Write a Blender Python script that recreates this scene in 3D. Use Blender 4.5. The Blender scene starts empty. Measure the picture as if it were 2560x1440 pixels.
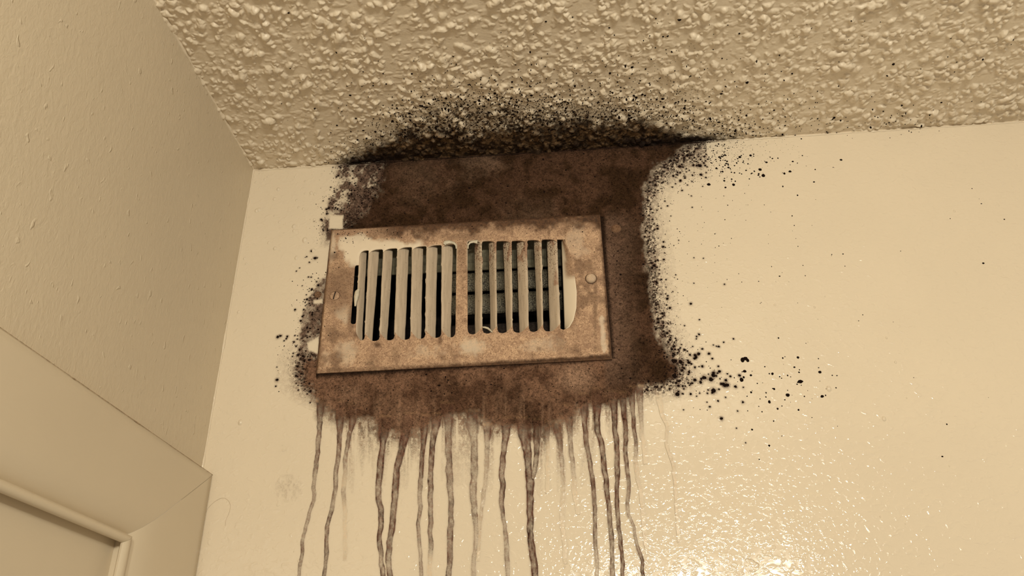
import bpy, math
import numpy as np
from mathutils import Matrix

rng = np.random.default_rng(7)
S = bpy.context.scene
COL = S.collection

# ------------------------------------------------------------------ camera
F_PX = 2014.62                      # focal length in pixels of a 2560 px wide frame
RW = np.array([[0.99677474, 0.07842337, -0.01702609],      # camera right
               [-0.05284297, 0.48173722, -0.87472103],     # camera down
               [-0.06039646, 0.87279954, 0.48432761]])     # camera forward
CAM = np.array([0.0, 0.0, 1.85])
cam_data = bpy.data.cameras.new('camera')
cam = bpy.data.objects.new('camera', cam_data)
COL.objects.link(cam)
cam_data.sensor_width = 36.0
cam_data.lens = 36.0 * F_PX / 2560.0
cam_data.clip_start = 0.02
m = Matrix.Identity(4)
for i in range(3):
    m[i][0] = RW[0][i]
    m[i][1] = -RW[1][i]
    m[i][2] = -RW[2][i]
    m[i][3] = CAM[i]
cam.matrix_world = m
S.camera = cam

# ------------------------------------------------------------------ world, lamps, exposure
world = bpy.data.worlds.new('room_bounce')
S.world = world
world.use_nodes = True
wn = world.node_tree.nodes
wl = world.node_tree.links
bg = wn['Background']
tc = wn.new('ShaderNodeTexCoord')
sp = wn.new('ShaderNodeSeparateXYZ')
mr = wn.new('ShaderNodeMapRange')
mr.inputs['From Min'].default_value = -1.0
mr.inputs['From Max'].default_value = 1.0
mr.inputs["To Min"].default_value = 0.30
mr.inputs['To Max'].default_value = 0.44
wl.new(tc.outputs['Generated'], sp.inputs[0])
wl.new(sp.outputs['Z'], mr.inputs['Value'])
wl.new(mr.outputs[0], bg.inputs['Strength'])
bg.inputs['Color'].default_value = (1.0, 0.82, 0.60, 1)

for lx in (0.10, 0.30, 0.50):       # bulbs of the vanity bar on the opposite wall
    ld = bpy.data.lights.new('vanity_bulb', 'POINT')
    ld.energy = 16.2
    ld.color = (1.0, 0.925, 0.76)
    ld.shadow_soft_size = 0.032
    lo = bpy.data.objects.new('vanity_bulb', ld)
    lo.location = (lx, -0.70, 2.15)
    COL.objects.link(lo)

S.view_settings.view_transform = 'Standard'
S.view_settings.look = 'None'
S.view_settings.gamma = 1.0
S.view_settings.exposure = 0.0
S.view_settings.use_curve_mapping = False

# ------------------------------------------------------------------ room dimensions
YW = 0.74            # back wall
XL = -0.3545         # left wall
ZC = 2.440           # ceiling
YP = YW - 0.0055     # front of the vent faceplate


def ray(u, v):
    u = np.asarray(u, float)
    v = np.asarray(v, float)
    d = np.stack([(u - 1280) / F_PX, (v - 720) / F_PX, np.ones_like(u)], -1)
    return d @ RW


def on_y(u, v, y):
    d = ray(u, v)
    return CAM + d * ((y - CAM[1]) / d[..., 1])[..., None]


def on_x(u, v, x):
    d = ray(u, v)
    return CAM + d * ((x - CAM[0]) / d[..., 0])[..., None]


def on_z(u, v, z):
    d = ray(u, v)
    return CAM + d * ((z - CAM[2]) / d[..., 2])[..., None]


def proj(P):
    q = (np.asarray(P, float) - CAM) @ RW.T
    return np.stack([q[..., 0] / q[..., 2] * F_PX + 1280, q[..., 1] / q[..., 2] * F_PX + 720], -1)


# ------------------------------------------------------------------ numeric helpers
class Noise:
    def __init__(self, seed):
        self.t = np.random.default_rng(seed).random((256, 256))

    def __call__(self, x, y):
        xi = np.floor(x).astype(int)
        yi = np.floor(y).astype(int)
        fx = x - xi
        fy = y - yi
        fx = fx * fx * (3 - 2 * fx)
        fy = fy * fy * (3 - 2 * fy)
        t = self.t
        a = t[xi & 255, yi & 255]
        b = t[(xi + 1) & 255, yi & 255]
        c = t[xi & 255, (yi + 1) & 255]
        d = t[(xi + 1) & 255, (yi + 1) & 255]
        return (a * (1 - fx) + b * fx) * (1 - fy) + (c * (1 - fx) + d * fx) * fy


NZ = [Noise(100 + i) for i in range(12)]


def fbm(x, y, k=0, octs=4, gain=0.55):
    s = 0
    a = 1.0
    tot = 0
    for o in range(octs):
        s = s + a * NZ[(k + o) % 12](x * 2 ** o + 17.3 * o, y * 2 ** o + 5.1 * o)
        tot += a
        a *= gain
    return s / tot


def sstep(a, b, x):
    t = np.clip((x - a) / (b - a), 0, 1)
    return t * t * (3 - 2 * t)


def sdf_poly(u, v, poly):
    p = np.asarray(poly, float)
    d = np.full(u.shape, 1e18)
    ins = np.zeros(u.shape, bool)
    for i in range(len(p)):
        a = p[i]
        b = p[(i + 1) % len(p)]
        e = b - a
        wx = u - a[0]
        wy = v - a[1]
        t = np.clip((wx * e[0] + wy * e[1]) / (e @ e), 0, 1)
        d = np.minimum(d, (wx - e[0] * t) ** 2 + (wy - e[1] * t) ** 2)
        if a[1] != b[1]:
            c = ((a[1] > v) != (b[1] > v)) & (u < (b[0] - a[0]) * (v - a[1]) / (b[1] - a[1]) + a[0])
            ins ^= c
    d = np.sqrt(d)
    return np.where(ins, -d, d)


def sdf_quad(u, v, q, r):
    """rounded convex quad given clockwise in the picture, r = corner radius (scalar or (top, bottom))"""
    q = np.asarray(q, float)
    c = q.mean(0)
    acc = 0
    mx = np.full(u.shape, -1e9)
    for i in range(len(q)):
        a = q[i]
        b = q[(i + 1) % len(q)]
        e = b - a
        n = np.array([e[1], -e[0]]) / np.hypot(*e)
        if (c - a) @ n > 0:
            n = -n
        d = (u - a[0]) * n[0] + (v - a[1]) * n[1] + r
        acc = acc + np.maximum(d, 0) ** 2
        mx = np.maximum(mx, d)
    return np.where(mx > 0, np.sqrt(acc), mx) - r


def lin(c):
    c = np.asarray(c, float) / 255
    return np.where(c <= 0.04045, c / 12.92, ((c + 0.055) / 1.055) ** 2.4)


PAINT = np.array([0.74, 0.645, 0.50])
WALL_SEEN = lin((219, 189, 148))
CEIL_SEEN = lin((172, 146, 108))


def alb(c, seen=WALL_SEEN):
    """albedo that shows as colour c where clean paint shows as `seen`"""
    return lin(c) / seen * PAINT


# ------------------------------------------------------------------ mesh helpers
def link(name, me, mat=None, parent=None, smooth=True):
    o = bpy.data.objects.new(name, me)
    COL.objects.link(o)
    if mat:
        me.materials.append(mat)
    if parent:
        o.parent = parent
    me.polygons.foreach_set('use_smooth', np.full(len(me.polygons), bool(smooth)))
    if smooth == 'angle':
        me.set_sharp_from_angle(angle=math.radians(38))
    me.update()
    return o


def mesh_np(name, V, F, attrs=None):
    """V (n,3); F list of index arrays (m,k)"""
    me = bpy.data.meshes.new(name)
    V = np.asarray(V, np.float32)
    if not isinstance(F, (list, tuple)):
        F = [F]
    F = [np.asarray(f, np.int32) for f in F if len(f)]
    me.vertices.add(len(V))
    me.vertices.foreach_set('co', V.ravel())
    nl = sum(f.size for f in F)
    npoly = sum(len(f) for f in F)
    me.loops.add(nl)
    me.loops.foreach_set('vertex_index', np.concatenate([f.ravel() for f in F]))
    me.polygons.add(npoly)
    tot = np.concatenate([np.full(len(f), f.shape[1], np.int32) for f in F])
    st = np.concatenate([[0], np.cumsum(tot)[:-1]]).astype(np.int32)
    me.polygons.foreach_set('loop_start', st)
    for nme, data in (attrs or {}).items():
        if data.ndim == 2:
            a = me.attributes.new(nme, 'FLOAT_COLOR', 'POINT')
            a.data.foreach_set('color', data.astype(np.float32).ravel())
        else:
            a = me.attributes.new(nme, 'FLOAT', 'POINT')
            a.data.foreach_set('value', data.astype(np.float32).ravel())
    me.update(calc_edges=True)
    me.validate()
    return me


def grid_faces(nu, nv, flip=False):
    """vertices indexed i*nv + j"""
    i, j = np.meshgrid(np.arange(nu - 1), np.arange(nv - 1), indexing='ij')
    a = i * nv + j
    q = np.stack([a, a + nv, a + nv + 1, a + 1], -1).reshape(-1, 4)
    return q[:, ::-1] if flip else q


def compact(V, F, attrs):
    used = np.zeros(len(V), bool)
    used[F.ravel()] = True
    ix = np.cumsum(used) - 1
    return V[used], ix[F], {k: a[used] for k, a in attrs.items()}


def tag(o, label, cat, group=None, kind=None):
    o['label'] = label
    o['category'] = cat
    if group:
        o['group'] = group
    if kind:
        o['kind'] = kind
    return o


def structure(o, label=None, cat=None):
    o['kind'] = 'structure'
    if label:
        o['label'] = label
    if cat:
        o['category'] = cat
    return o


def box_mesh(name, x0, x1, y0, y1, z0, z1):
    V = [(x, y, z) for x in (x0, x1) for y in (y0, y1) for z in (z0, z1)]
    F = [(0, 1, 3, 2), (4, 6, 7, 5), (0, 4, 5, 1), (2, 3, 7, 6), (0, 2, 6, 4), (1, 5, 7, 3)]
    return mesh_np(name, V, np.array(F))


# ------------------------------------------------------------------ materials
def new_mat(name):
    mt = bpy.data.materials.new(name)
    mt.use_nodes = True
    nt = mt.node_tree
    return mt, nt, nt.nodes['Principled BSDF']


def nd(nt, typ, **kw):
    n = nt.nodes.new(typ)
    for k, v in kw.items():
        if k.startswith('i_'):
            n.inputs[k[2:].replace('_', ' ')].default_value = v
        else:
            setattr(n, k, v)
    return n


def noise(nt, vec, scale, detail=3.0, rough=0.55, dist=0.0):
    n = nd(nt, 'ShaderNodeTexNoise')
    n.inputs['Scale'].default_value = scale
    n.inputs['Detail'].default_value = detail
    n.inputs['Roughness'].default_value = rough
    n.inputs['Distortion'].default_value = dist
    nt.links.new(vec, n.inputs['Vector'])
    return n.outputs['Fac']


def mth(nt, op, a, b=None, c=None, clamp=False):
    n = nd(nt, 'ShaderNodeMath', operation=op, use_clamp=clamp)
    for i, x in enumerate((a, b, c)):
        if x is None:
            continue
        if isinstance(x, (int, float)):
            n.inputs[i].default_value = x
        else:
            nt.links.new(x, n.inputs[i])
    return n.outputs[0]


def mixc(nt, fac, a, b, mode='MIX'):
    n = nd(nt, 'ShaderNodeMix', data_type='RGBA', blend_type=mode)
    for sock, x in ((n.inputs[0], fac), (n.inputs[6], a), (n.inputs[7], b)):
        if isinstance(x, (int, float)):
            sock.default_value = x
        elif isinstance(x, (tuple, list, np.ndarray)):
            sock.default_value = tuple(x)[:3] + (1.0,)
        else:
            nt.links.new(x, sock)
    return n.outputs[2]


def maprange(nt, x, a, b, c=0.0, d=1.0, smooth=True):
    n = nd(nt, 'ShaderNodeMapRange')
    n.interpolation_type = 'SMOOTHSTEP' if smooth else 'LINEAR'
    nt.links.new(x, n.inputs['Value'])
    for k, v in (('From Min', a), ('From Max', b), ('To Min', c), ('To Max', d)):
        n.inputs[k].default_value = v
    return n.outputs[0]


def coords(nt, scale=(1, 1, 1)):
    t = nd(nt, 'ShaderNodeTexCoord')
    mp = nd(nt, 'ShaderNodeMapping')
    mp.inputs['Scale'].default_value = scale
    nt.links.new(t.outputs['Object'], mp.inputs['Vector'])
    return mp.outputs[0]


def bump(nt, h, dist, normal=None):
    b = nd(nt, 'ShaderNodeBump')
    b.inputs['Strength'].default_value = 1.0
    b.inputs['Distance'].default_value = dist
    nt.links.new(h, b.inputs['Height'])
    if normal is not None:
        nt.links.new(normal, b.inputs['Normal'])
    return b.outputs[0]


def paint_mat(name, kind, stained=False, color=PAINT, grit=11.0):
    """gloss painted plaster; `stained` adds the mould discolouration carried by the mesh"""
    mt, nt, bs = new_mat(name)
    v = coords(nt)
    tint = noise(nt, v, 9.0, 3)
    base = mixc(nt, maprange(nt, tint, 0.3, 0.7), color * 0.985, color * 1.01)
    rough = 0.30
    if kind == 'back':
        b1 = maprange(nt, noise(nt, coords(nt, (1, 1, 1.3)), 150.0, 1.0, 0.5, 0.5), 0.50, 0.78)
        b2 = maprange(nt, noise(nt, coords(nt, (1, 1, 1.2)), 260.0, 1.0, 0.5, 0.3), 0.50, 0.80)
        h2 = noise(nt, v, 60.0, 2, 0.5)
        hh = mth(nt, 'ADD', mth(nt, 'ADD', b1, mth(nt, 'MULTIPLY', b2, 0.4)), mth(nt, 'MULTIPLY', h2, 0.8))
        nrm = bump(nt, hh, 0.00024)
        rough = 0.10
    elif kind == 'left':
        st = noise(nt, coords(nt, (1, 1.2, 0.75)), 210.0, 3, 0.6, 0.8)
        h2 = noise(nt, coords(nt, (1, 1.2, 0.8)), 80.0, 3, 0.6, 0.6)
        lump = maprange(nt, noise(nt, coords(nt, (1, 1.2, 0.8)), 130.0, 1.5, 0.5, 0.5), 0.66, 0.78)
        hh = mth(nt, 'ADD', mth(nt, 'ADD', mth(nt, 'MULTIPLY', st, 0.7), mth(nt, 'MULTIPLY', h2, 0.6)), mth(nt, 'MULTIPLY', lump, 0.8))
        nrm = bump(nt, hh, 0.0006)
        rough = 0.42
    elif kind == 'ceiling':
        h2 = noise(nt, v, 500.0, 3, 0.6)
        nrm = bump(nt, h2, 0.00025)
        rough = 0.33
    else:
        h2 = noise(nt, coords(nt, (1, 0.5, 1)), 240.0, 2, 0.6)
        nrm = bump(nt, h2, 0.00008)
        rough = 0.40
    bs.inputs['Specular IOR Level'].default_value = 0.32 if kind == 'back' else 0.4
    if stained:
        at = nd(nt, 'ShaderNodeAttribute', attribute_name='stain')
        a = at.outputs['Alpha']
        g1 = noise(nt, v, 1100.0, 4, 0.7, 0.6)
        g2 = noise(nt, v, 330.0, 4, 0.65, 1.2)
        g3 = noise(nt, v, 95.0, 4, 0.6, 0.8)
        grain = mth(nt, 'ADD', mth(nt, 'MULTIPLY', g1, 0.55), mth(nt, 'MULTIPLY', g2, 0.45))
        one_a = mth(nt, 'SUBTRACT', 1.0, a)
        w = mth(nt, 'MULTIPLY', mth(nt, 'MULTIPLY', a, one_a), grit)
        al = mth(nt, 'ADD', a, mth(nt, 'MULTIPLY', mth(nt, 'SUBTRACT', grain, 0.5), w), clamp=True)
        val = mth(nt, 'ADD', mth(nt, 'MULTIPLY', maprange(nt, g1, 0.36, 0.64, 0.1, 1.9, False), 0.30),
                  mth(nt, 'ADD', mth(nt, 'MULTIPLY', maprange(nt, g2, 0.38, 0.62, 0.1, 1.9, False), 0.45),
                      mth(nt, 'MULTIPLY', maprange(nt, g3, 0.25, 0.75, 0.5, 1.5, False), 0.25)))
        rid = mth(nt, 'ABSOLUTE', mth(nt, 'SUBTRACT', noise(nt, v, 420.0, 3, 0.6, 2.5), 0.5))
        val = mth(nt, 'ADD', val, maprange(nt, rid, 0.0, 0.03, 0.45, 0.0))
        vo = nd(nt, 'ShaderNodeTexVoronoi')
        vo.inputs['Scale'].default_value = 300.0
        nt.links.new(v, vo.inputs['Vector'])
        cell = nd(nt, 'ShaderNodeSeparateColor')
        nt.links.new(vo.outputs['Color'], cell.inputs[0])
        rad = mth(nt, 'MULTIPLY', mth(nt, 'MAXIMUM', mth(nt, 'SUBTRACT', cell.outputs[0], 0.45), 0.0), 0.75)
        dot = maprange(nt, mth(nt, 'SUBTRACT', vo.outputs['Distance'], rad), -0.10, 0.06, 0.5, 1.0)
        val = mth(nt, 'MULTIPLY', val, dot)
        vm = nd(nt, 'ShaderNodeVectorMath', operation='SCALE')
        nt.links.new(at.outputs['Color'], vm.inputs[0])
        nt.links.new(val, vm.inputs['Scale'])
        base = mixc(nt, al, base, vm.outputs[0])
        rr = mth(nt, 'ADD', mth(nt, 'MULTIPLY', al, 0.9 - rough), rough)
        nt.links.new(rr, bs.inputs['Roughness'])
        sp_ = mth(nt, 'SUBTRACT', 0.32 if kind == 'back' else 0.4, mth(nt, 'MULTIPLY', al, 0.28))
        nt.links.new(sp_, bs.inputs['Specular IOR Level'])
        nrm = bump(nt, mth(nt, 'MULTIPLY', g2, maprange(nt, a, 0.75, 1.0)), 0.0003, nrm)
    else:
        bs.inputs['Roughness'].default_value = rough
    nt.links.new(base, bs.inputs['Base Color'])
    nt.links.new(nrm, bs.inputs['Normal'])
    return mt


M_BACK = paint_mat('cream_gloss_wall_paint', 'back')
M_BACK_ST = paint_mat('mouldy_wall_paint', 'back', True)
M_DRIP = paint_mat('drip_stained_paint', 'back', True, grit=6.5)
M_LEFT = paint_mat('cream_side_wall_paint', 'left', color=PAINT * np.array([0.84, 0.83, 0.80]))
M_CEIL = paint_mat('cream_ceiling_paint', 'ceiling')
M_CEIL_ST = paint_mat('mouldy_ceiling_paint', 'ceiling', True)
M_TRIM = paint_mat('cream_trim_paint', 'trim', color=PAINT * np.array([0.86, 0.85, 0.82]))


def simple_mat(name, c, rough=0.6, n_scale=300.0, var=0.25, metal=0.0):
    mt, nt, bs = new_mat(name)
    v = coords(nt)
    n = noise(nt, v, n_scale, 4, 0.6)
    c = np.asarray(c)
    base = mixc(nt, maprange(nt, n, 0.3, 0.7), c * (1 - var), c * (1 + var))
    nt.links.new(base, bs.inputs['Base Color'])
    bs.inputs['Roughness'].default_value = rough
    bs.inputs['Metallic'].default_value = metal
    nt.links.new(bump(nt, n, 0.0002), bs.inputs['Normal'])
    return mt


M_MOLD = simple_mat('black_mould', alb((26, 15, 9)), 1.0, 900.0, 0.4)
M_MOLD.node_tree.nodes['Principled BSDF'].inputs['Specular IOR Level'].default_value = 0.05


def rust_mat(name):
    """painted sheet metal gone rusty; 'rust' (amount), 'dark' (grime) come from the mesh"""
    mt, nt, bs = new_mat(name)
    v = coords(nt)
    rust = nd(nt, 'ShaderNodeAttribute', attribute_name='rust').outputs['Fac']
    dark = nd(nt, 'ShaderNodeAttribute', attribute_name='dark').outputs['Fac']
    g1 = noise(nt, v, 900.0, 4, 0.7, 1.5)
    g2 = noise(nt, v, 260.0, 4, 0.65, 1.0)
    g3 = noise(nt, v, 70.0, 3, 0.6, 0.5)
    t = mth(nt, 'ADD', mth(nt, 'MULTIPLY', g1, 0.40), mth(nt, 'ADD', mth(nt, 'MULTIPLY', g2, 0.35), mth(nt, 'MULTIPLY', g3, 0.25)))
    rc = mixc(nt, maprange(nt, t, 0.40, 0.60), alb((132, 86, 54)), alb((208, 160, 114)))
    vo = nd(nt, 'ShaderNodeTexVoronoi')
    vo.inputs['Scale'].default_value = 480.0
    nt.links.new(v, vo.inputs['Vector'])
    cell = nd(nt, 'ShaderNodeSeparateColor')
    nt.links.new(vo.outputs['Color'], cell.inputs[0])
    dot = mth(nt, 'MULTIPLY', mth(nt, 'LESS_THAN', vo.outputs['Distance'], mth(nt, 'MULTIPLY', cell.outputs[0], 0.40)),
              mth(nt, 'GREATER_THAN', cell.outputs[1], 0.35))
    rc = mixc(nt, mth(nt, 'MULTIPLY', dot, 0.7), rc, alb((96, 56, 30)))
    fine = maprange(nt, g1, 0.38, 0.51, 0.85, 0.0)
    rc = mixc(nt, fine, rc, alb((128, 80, 46)))
    w = mth(nt, 'MULTIPLY', mth(nt, 'MULTIPLY', rust, mth(nt, 'SUBTRACT', 1.0, rust)), 6.0)
    r2 = mth(nt, 'ADD', rust, mth(nt, 'MULTIPLY', mth(nt, 'SUBTRACT', t, 0.5), w), clamp=True)
    base = mixc(nt, r2, alb((222, 190, 148)), rc)
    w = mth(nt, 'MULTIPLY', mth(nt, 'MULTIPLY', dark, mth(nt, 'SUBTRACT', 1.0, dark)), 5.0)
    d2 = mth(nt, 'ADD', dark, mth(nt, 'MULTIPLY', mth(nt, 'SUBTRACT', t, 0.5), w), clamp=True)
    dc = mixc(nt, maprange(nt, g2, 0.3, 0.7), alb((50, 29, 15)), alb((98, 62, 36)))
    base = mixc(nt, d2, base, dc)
    nt.links.new(base, bs.inputs['Base Color'])
    nt.links.new(mth(nt, 'ADD', 0.38, mth(nt, 'MULTIPLY', r2, 0.42)), bs.inputs['Roughness'])
    bs.inputs['Specular IOR Level'].default_value = 0.3
    nt.links.new(bump(nt, mth(nt, 'MULTIPLY', t, r2), 0.0005), bs.inputs['Normal'])
    return mt


M_PLATE = rust_mat('rusty_painted_metal')

# ------------------------------------------------------------------ stain maps (as seen on the surfaces)
CORE = [(962, 372), (1300, 350), (1600, 335), (1765, 325), (1745, 352), (1700, 384), (1655, 418), (1622, 462), (1613, 520),
        (1619, 600), (1629, 690), (1633, 760), (1646, 820), (1668, 860), (1690, 910), (1698, 945), (1662, 966), (1610, 980),
        (1570, 1010), (1505, 1018), (1450, 1036), (1400, 1074), (1350, 1098), (1300, 1084), (1235, 1082), (1190, 1054),
        (1130, 1050), (1080, 1080), (1000, 1096), (950, 1096), (925, 1064), (860, 1062), (808, 1032), (782, 998),
        (758, 955), (752, 915), (770, 895), (820, 885), (900, 880), (900, 600), (862, 572), (885, 545), (918, 508), (946, 452)]
UPLEFT = [(838, 405), (975, 395), (960, 570), (858, 572), (838, 614), (803, 610), (806, 570), (822, 512), (845, 460)]
LEFTP = [(835, 688), (800, 694), (778, 735), (762, 775), (750, 830), (743, 885), (738, 950), (760, 965), (788, 935), (830, 900)]
CEILP = [(840, 412), (900, 378), (955, 342), (1008, 300), (1070, 272), (1150, 258), (1250, 262), (1400, 272), (1530, 275),
         (1640, 300), (1720, 325), (1800, 338), (1840, 345), (1830, 420), (960, 470), (830, 440)]
CLEAN = [(826, 538), (858, 539), (856, 572), (822, 572)]
CLEAN2 = [(797, 842), (768, 858), (772, 876), (797, 886)]
CLEAN3 = [(806, 748), (784, 751), (785, 759), (806, 758)]


def vline(u):
    return 422 - 0.0634 * (u - 635)


def wall_stain(u, v):
    """rgb albedo and cover of the stain on the back wall"""
    n1 = fbm(u / 42, v / 42, 0)
    n2 = fbm(u / 11, v / 11, 3)
    n3 = 0.5 * fbm(u / 90, v / 90, 5) + 0.5 * fbm(u / 24, v / 24, 1)
    d = sdf_poly(u, v, CORE)
    low = sstep(960, 1040, v)
    dn = d + (n1 - 0.5) * 34 + (n2 - 0.5) * 22
    soft = 17 + 12 * low
    a = sstep(soft, -soft, dn)
    # streaky fringe under the patch
    fr = fbm(u / 9, v / 150, 6, 3)
    fr2 = fbm(u / 26, v / 300, 8, 2)
    ext = 16 + 95 * sstep(0.42, 0.75, fr2)
    fring = sstep(0.30, 0.58, fr) * np.exp(-np.maximum(d, 0) / ext * 1.3) * low * (u > 800) * (u < 1625)
    fring *= sstep(0.25, 0.6, fbm(u / 5, v / 9, 2, 3) + 0.12)
    a = np.maximum(a, 0.88 * fring * sstep(240, 60, d))
    # haze round the patch
    dpos = np.maximum(d, 0)
    wide = sstep(480, 380, v) * sstep(1600, 1660, u)
    n4 = fbm(u / 6, v / 6, 7, 3)
    hz_ = np.exp(-(dpos / (34 + 26 * wide)) ** 1.5) * (0.30 + 0.70 * sstep(0.38, 0.60, n4)) * (1 - low)
    a = np.maximum(a, 0.80 * hz_)
    n5 = fbm(u / 3.6, v / 3.6, 11, 3)
    fleck = sstep(0.50, 0.60, n5) * np.exp(-(np.maximum(d - 4, 0) / (24 + 30 * wide)) ** 2) * sstep(-22, -2, d) * (1 - low)
    a = np.maximum(a, 0.95 * fleck)
    tint = np.empty(u.shape + (3,))
    topc = alb((50, 31, 16))
    redc = alb((71, 46, 29))
    botc = alb((106, 73, 50))
    lgtc = alb((146, 108, 78))
    gryc = alb((128, 103, 84))
    blk = alb((30, 18, 10))
    k = sstep(700, 900, v) * sstep(1600, 1500, u) + sstep(930, 980, v) * sstep(1500, 1620, u) * 0.25
    k = np.clip(k, 0, 1)[..., None]
    tint[:] = topc
    kk = sstep(0.40, 0.60, n3)[..., None]
    tint = tint * (1 - kk) + redc * kk
    bc = botc * (1 - kk) + alb((78, 51, 33)) * kk
    tint = tint * (1 - k) + bc * k
    fl3 = fleck[..., None] * .85
    # lighter scrubbed strip right of the plate and under its corner
    s = (sstep(1506, 1520, u) * sstep(1625, 1525, u) * sstep(515, 570, v) * sstep(990, 940, v) * (0.4 + 0.6 * n1))[..., None]
    tint = tint * (1 - s) + alb((100, 72, 52)) * s
    s = (sstep(70, 10, np.hypot(u - 1440, (v - 945) * 1.3)) * 0.75)[..., None]
    tint = tint * (1 - s) + lgtc * 0.9 * s
    for (cx, cy, r, st) in ((1560, 935, 50, .7), (1260, 1000, 70, .55), (1130, 970, 50, .4), (960, 1010, 60, .35), (1330, 1040, 60, .55),
                            (1620, 900, 60, .6), (1600, 700, 70, .55), (1590, 480, 90, .4), (930, 545, 60, .7), (1250, 540, 150, .3)):
        s = (sstep(r * 1.2, 0, np.hypot(u - cx, v - cy) + (n1 - .5) * r + (n2 - .5) * 40) * st * .8)[..., None]
        tint = tint * (1 - s) + topc * 0.7 * s
    for (cx, cy, r, st) in ((1180, 400, 60, .5), (870, 985, 40, .5), (1000, 1040, 50, .25), (1330, 560, 90, .35), (1050, 430, 90, .3), (1230, 400, 40, .45)):
        s = (sstep(r * 1.2, 0, np.hypot(u - cx, v - cy) + (n1 - .5) * r + (n2 - .5) * 40) * st * .8)[..., None]
        tint = tint * (1 - s) + lgtc * 0.6 * s
    # vertical runs inside the lower band
    out = (sstep(-22, 14, dn) * (1 - low))[..., None]
    tint = tint * (1 - out * .7) + alb((104, 76, 58)) * out * .7
    s = (sstep(0.55, 0.8, fbm(u / 11, v / 160, 9, 3)) * sstep(960, 1030, v) * 0.28)[..., None]
    tint = tint * (1 - s) + lgtc * s
    # dark seam painted along the plate's rim: its shadow, with grime
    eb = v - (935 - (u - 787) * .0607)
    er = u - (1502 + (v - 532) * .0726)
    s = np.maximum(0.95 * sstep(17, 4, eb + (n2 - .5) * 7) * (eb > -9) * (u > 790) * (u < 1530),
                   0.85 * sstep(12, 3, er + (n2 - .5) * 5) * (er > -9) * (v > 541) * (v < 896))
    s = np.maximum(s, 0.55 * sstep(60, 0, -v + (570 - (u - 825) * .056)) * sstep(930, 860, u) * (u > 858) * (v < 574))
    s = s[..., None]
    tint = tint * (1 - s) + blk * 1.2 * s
    tint = tint * (1 - fl3) + alb((38, 24, 15)) * fl3
    # black line of growth in the ceiling corner
    ln = v - vline(u)
    s = (sstep(22, 2, ln + (n2 - .5) * 18) * sstep(835, 880, u) * sstep(1850, 1720, u) *
         (0.45 + 0.55 * (sstep(1040, 940, u) + sstep(1550, 1650, u))))
    a = np.maximum(a, s * 0.95)
    s = s[..., None] * 0.9
    tint = tint * (1 - s) + blk * s
    # patches at the left
    d2 = sdf_poly(u, v, UPLEFT) + (n1 - .5) * 22 + (n2 - .5) * 14
    a2 = sstep(8, -10, d2) * (0.22 + 0.78 * sstep(0.40, 0.58, fbm(u / 18, v / 18, 4, 5, .65) + 0.12 * sstep(60, 10, d)))
    a2 = np.maximum(a2, sstep(8, -8, d2) * 0.9 * sstep(40, 0, d + 12))
    d3 = sdf_poly(u, v, LEFTP) + (n1 - .5) * 16 + (n2 - .5) * 18
    a3 = sstep(6, -6, d3) * (0.68 + 0.32 * sstep(0.40, 0.6, fbm(u / 14, v / 14, 4, 4)))
    fz = sstep(0.47, 0.60, fbm(u / 8, v / 8, 3, 5, .7)) * sstep(10, -8, np.minimum(d2, d3)) * np.clip(np.exp(-(np.maximum(d, 0) / 42) ** 2) + 0.42, 0, 1)
    a2 = np.maximum(a2, fz)
    a3 = np.maximum(a3, fz)
    pc = alb((104, 78, 58)) * (1 - fz[..., None] * .8) + alb((36, 23, 15)) * fz[..., None] * .8
    b = np.maximum(a2, a3)
    only = np.clip((b - a), 0, 1)[..., None]
    tint = tint * (1 - only) + pc * only
    a = np.maximum(a, b)
    # grey dust smudges
    for (cx, cy, r, st) in ((722, 1220, 55, .22), (710, 1120, 22, .10), (2050, 575, 22, .08)):
        s = st * sstep(r, 0, np.hypot(u - cx, (v - cy))) * sstep(0.45, 0.62, fbm(u / 7, v / 7, 1, 3))
        a = np.maximum(a, s)
    for cp in (CLEAN, CLEAN2, CLEAN3):
        a = a * sstep(-3, 3, sdf_poly(u, v, cp) + (n2 - .5) * 3)
    # a squared bottom edge of the upper left patch
    return np.concatenate([np.clip(tint, 0, 1), np.clip(a, 0, 1)[..., None]], -1)


# drips: (width px, [(u, v, cover)...])
def _c4(pts):
    return [(680 + x / 2.88, 940 + y / 2.88, a) for x, y, a in pts]


def _c5(pts):
    return [(1150 + x / 2.88, 940 + y / 2.88, a) for x, y, a in pts]


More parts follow.
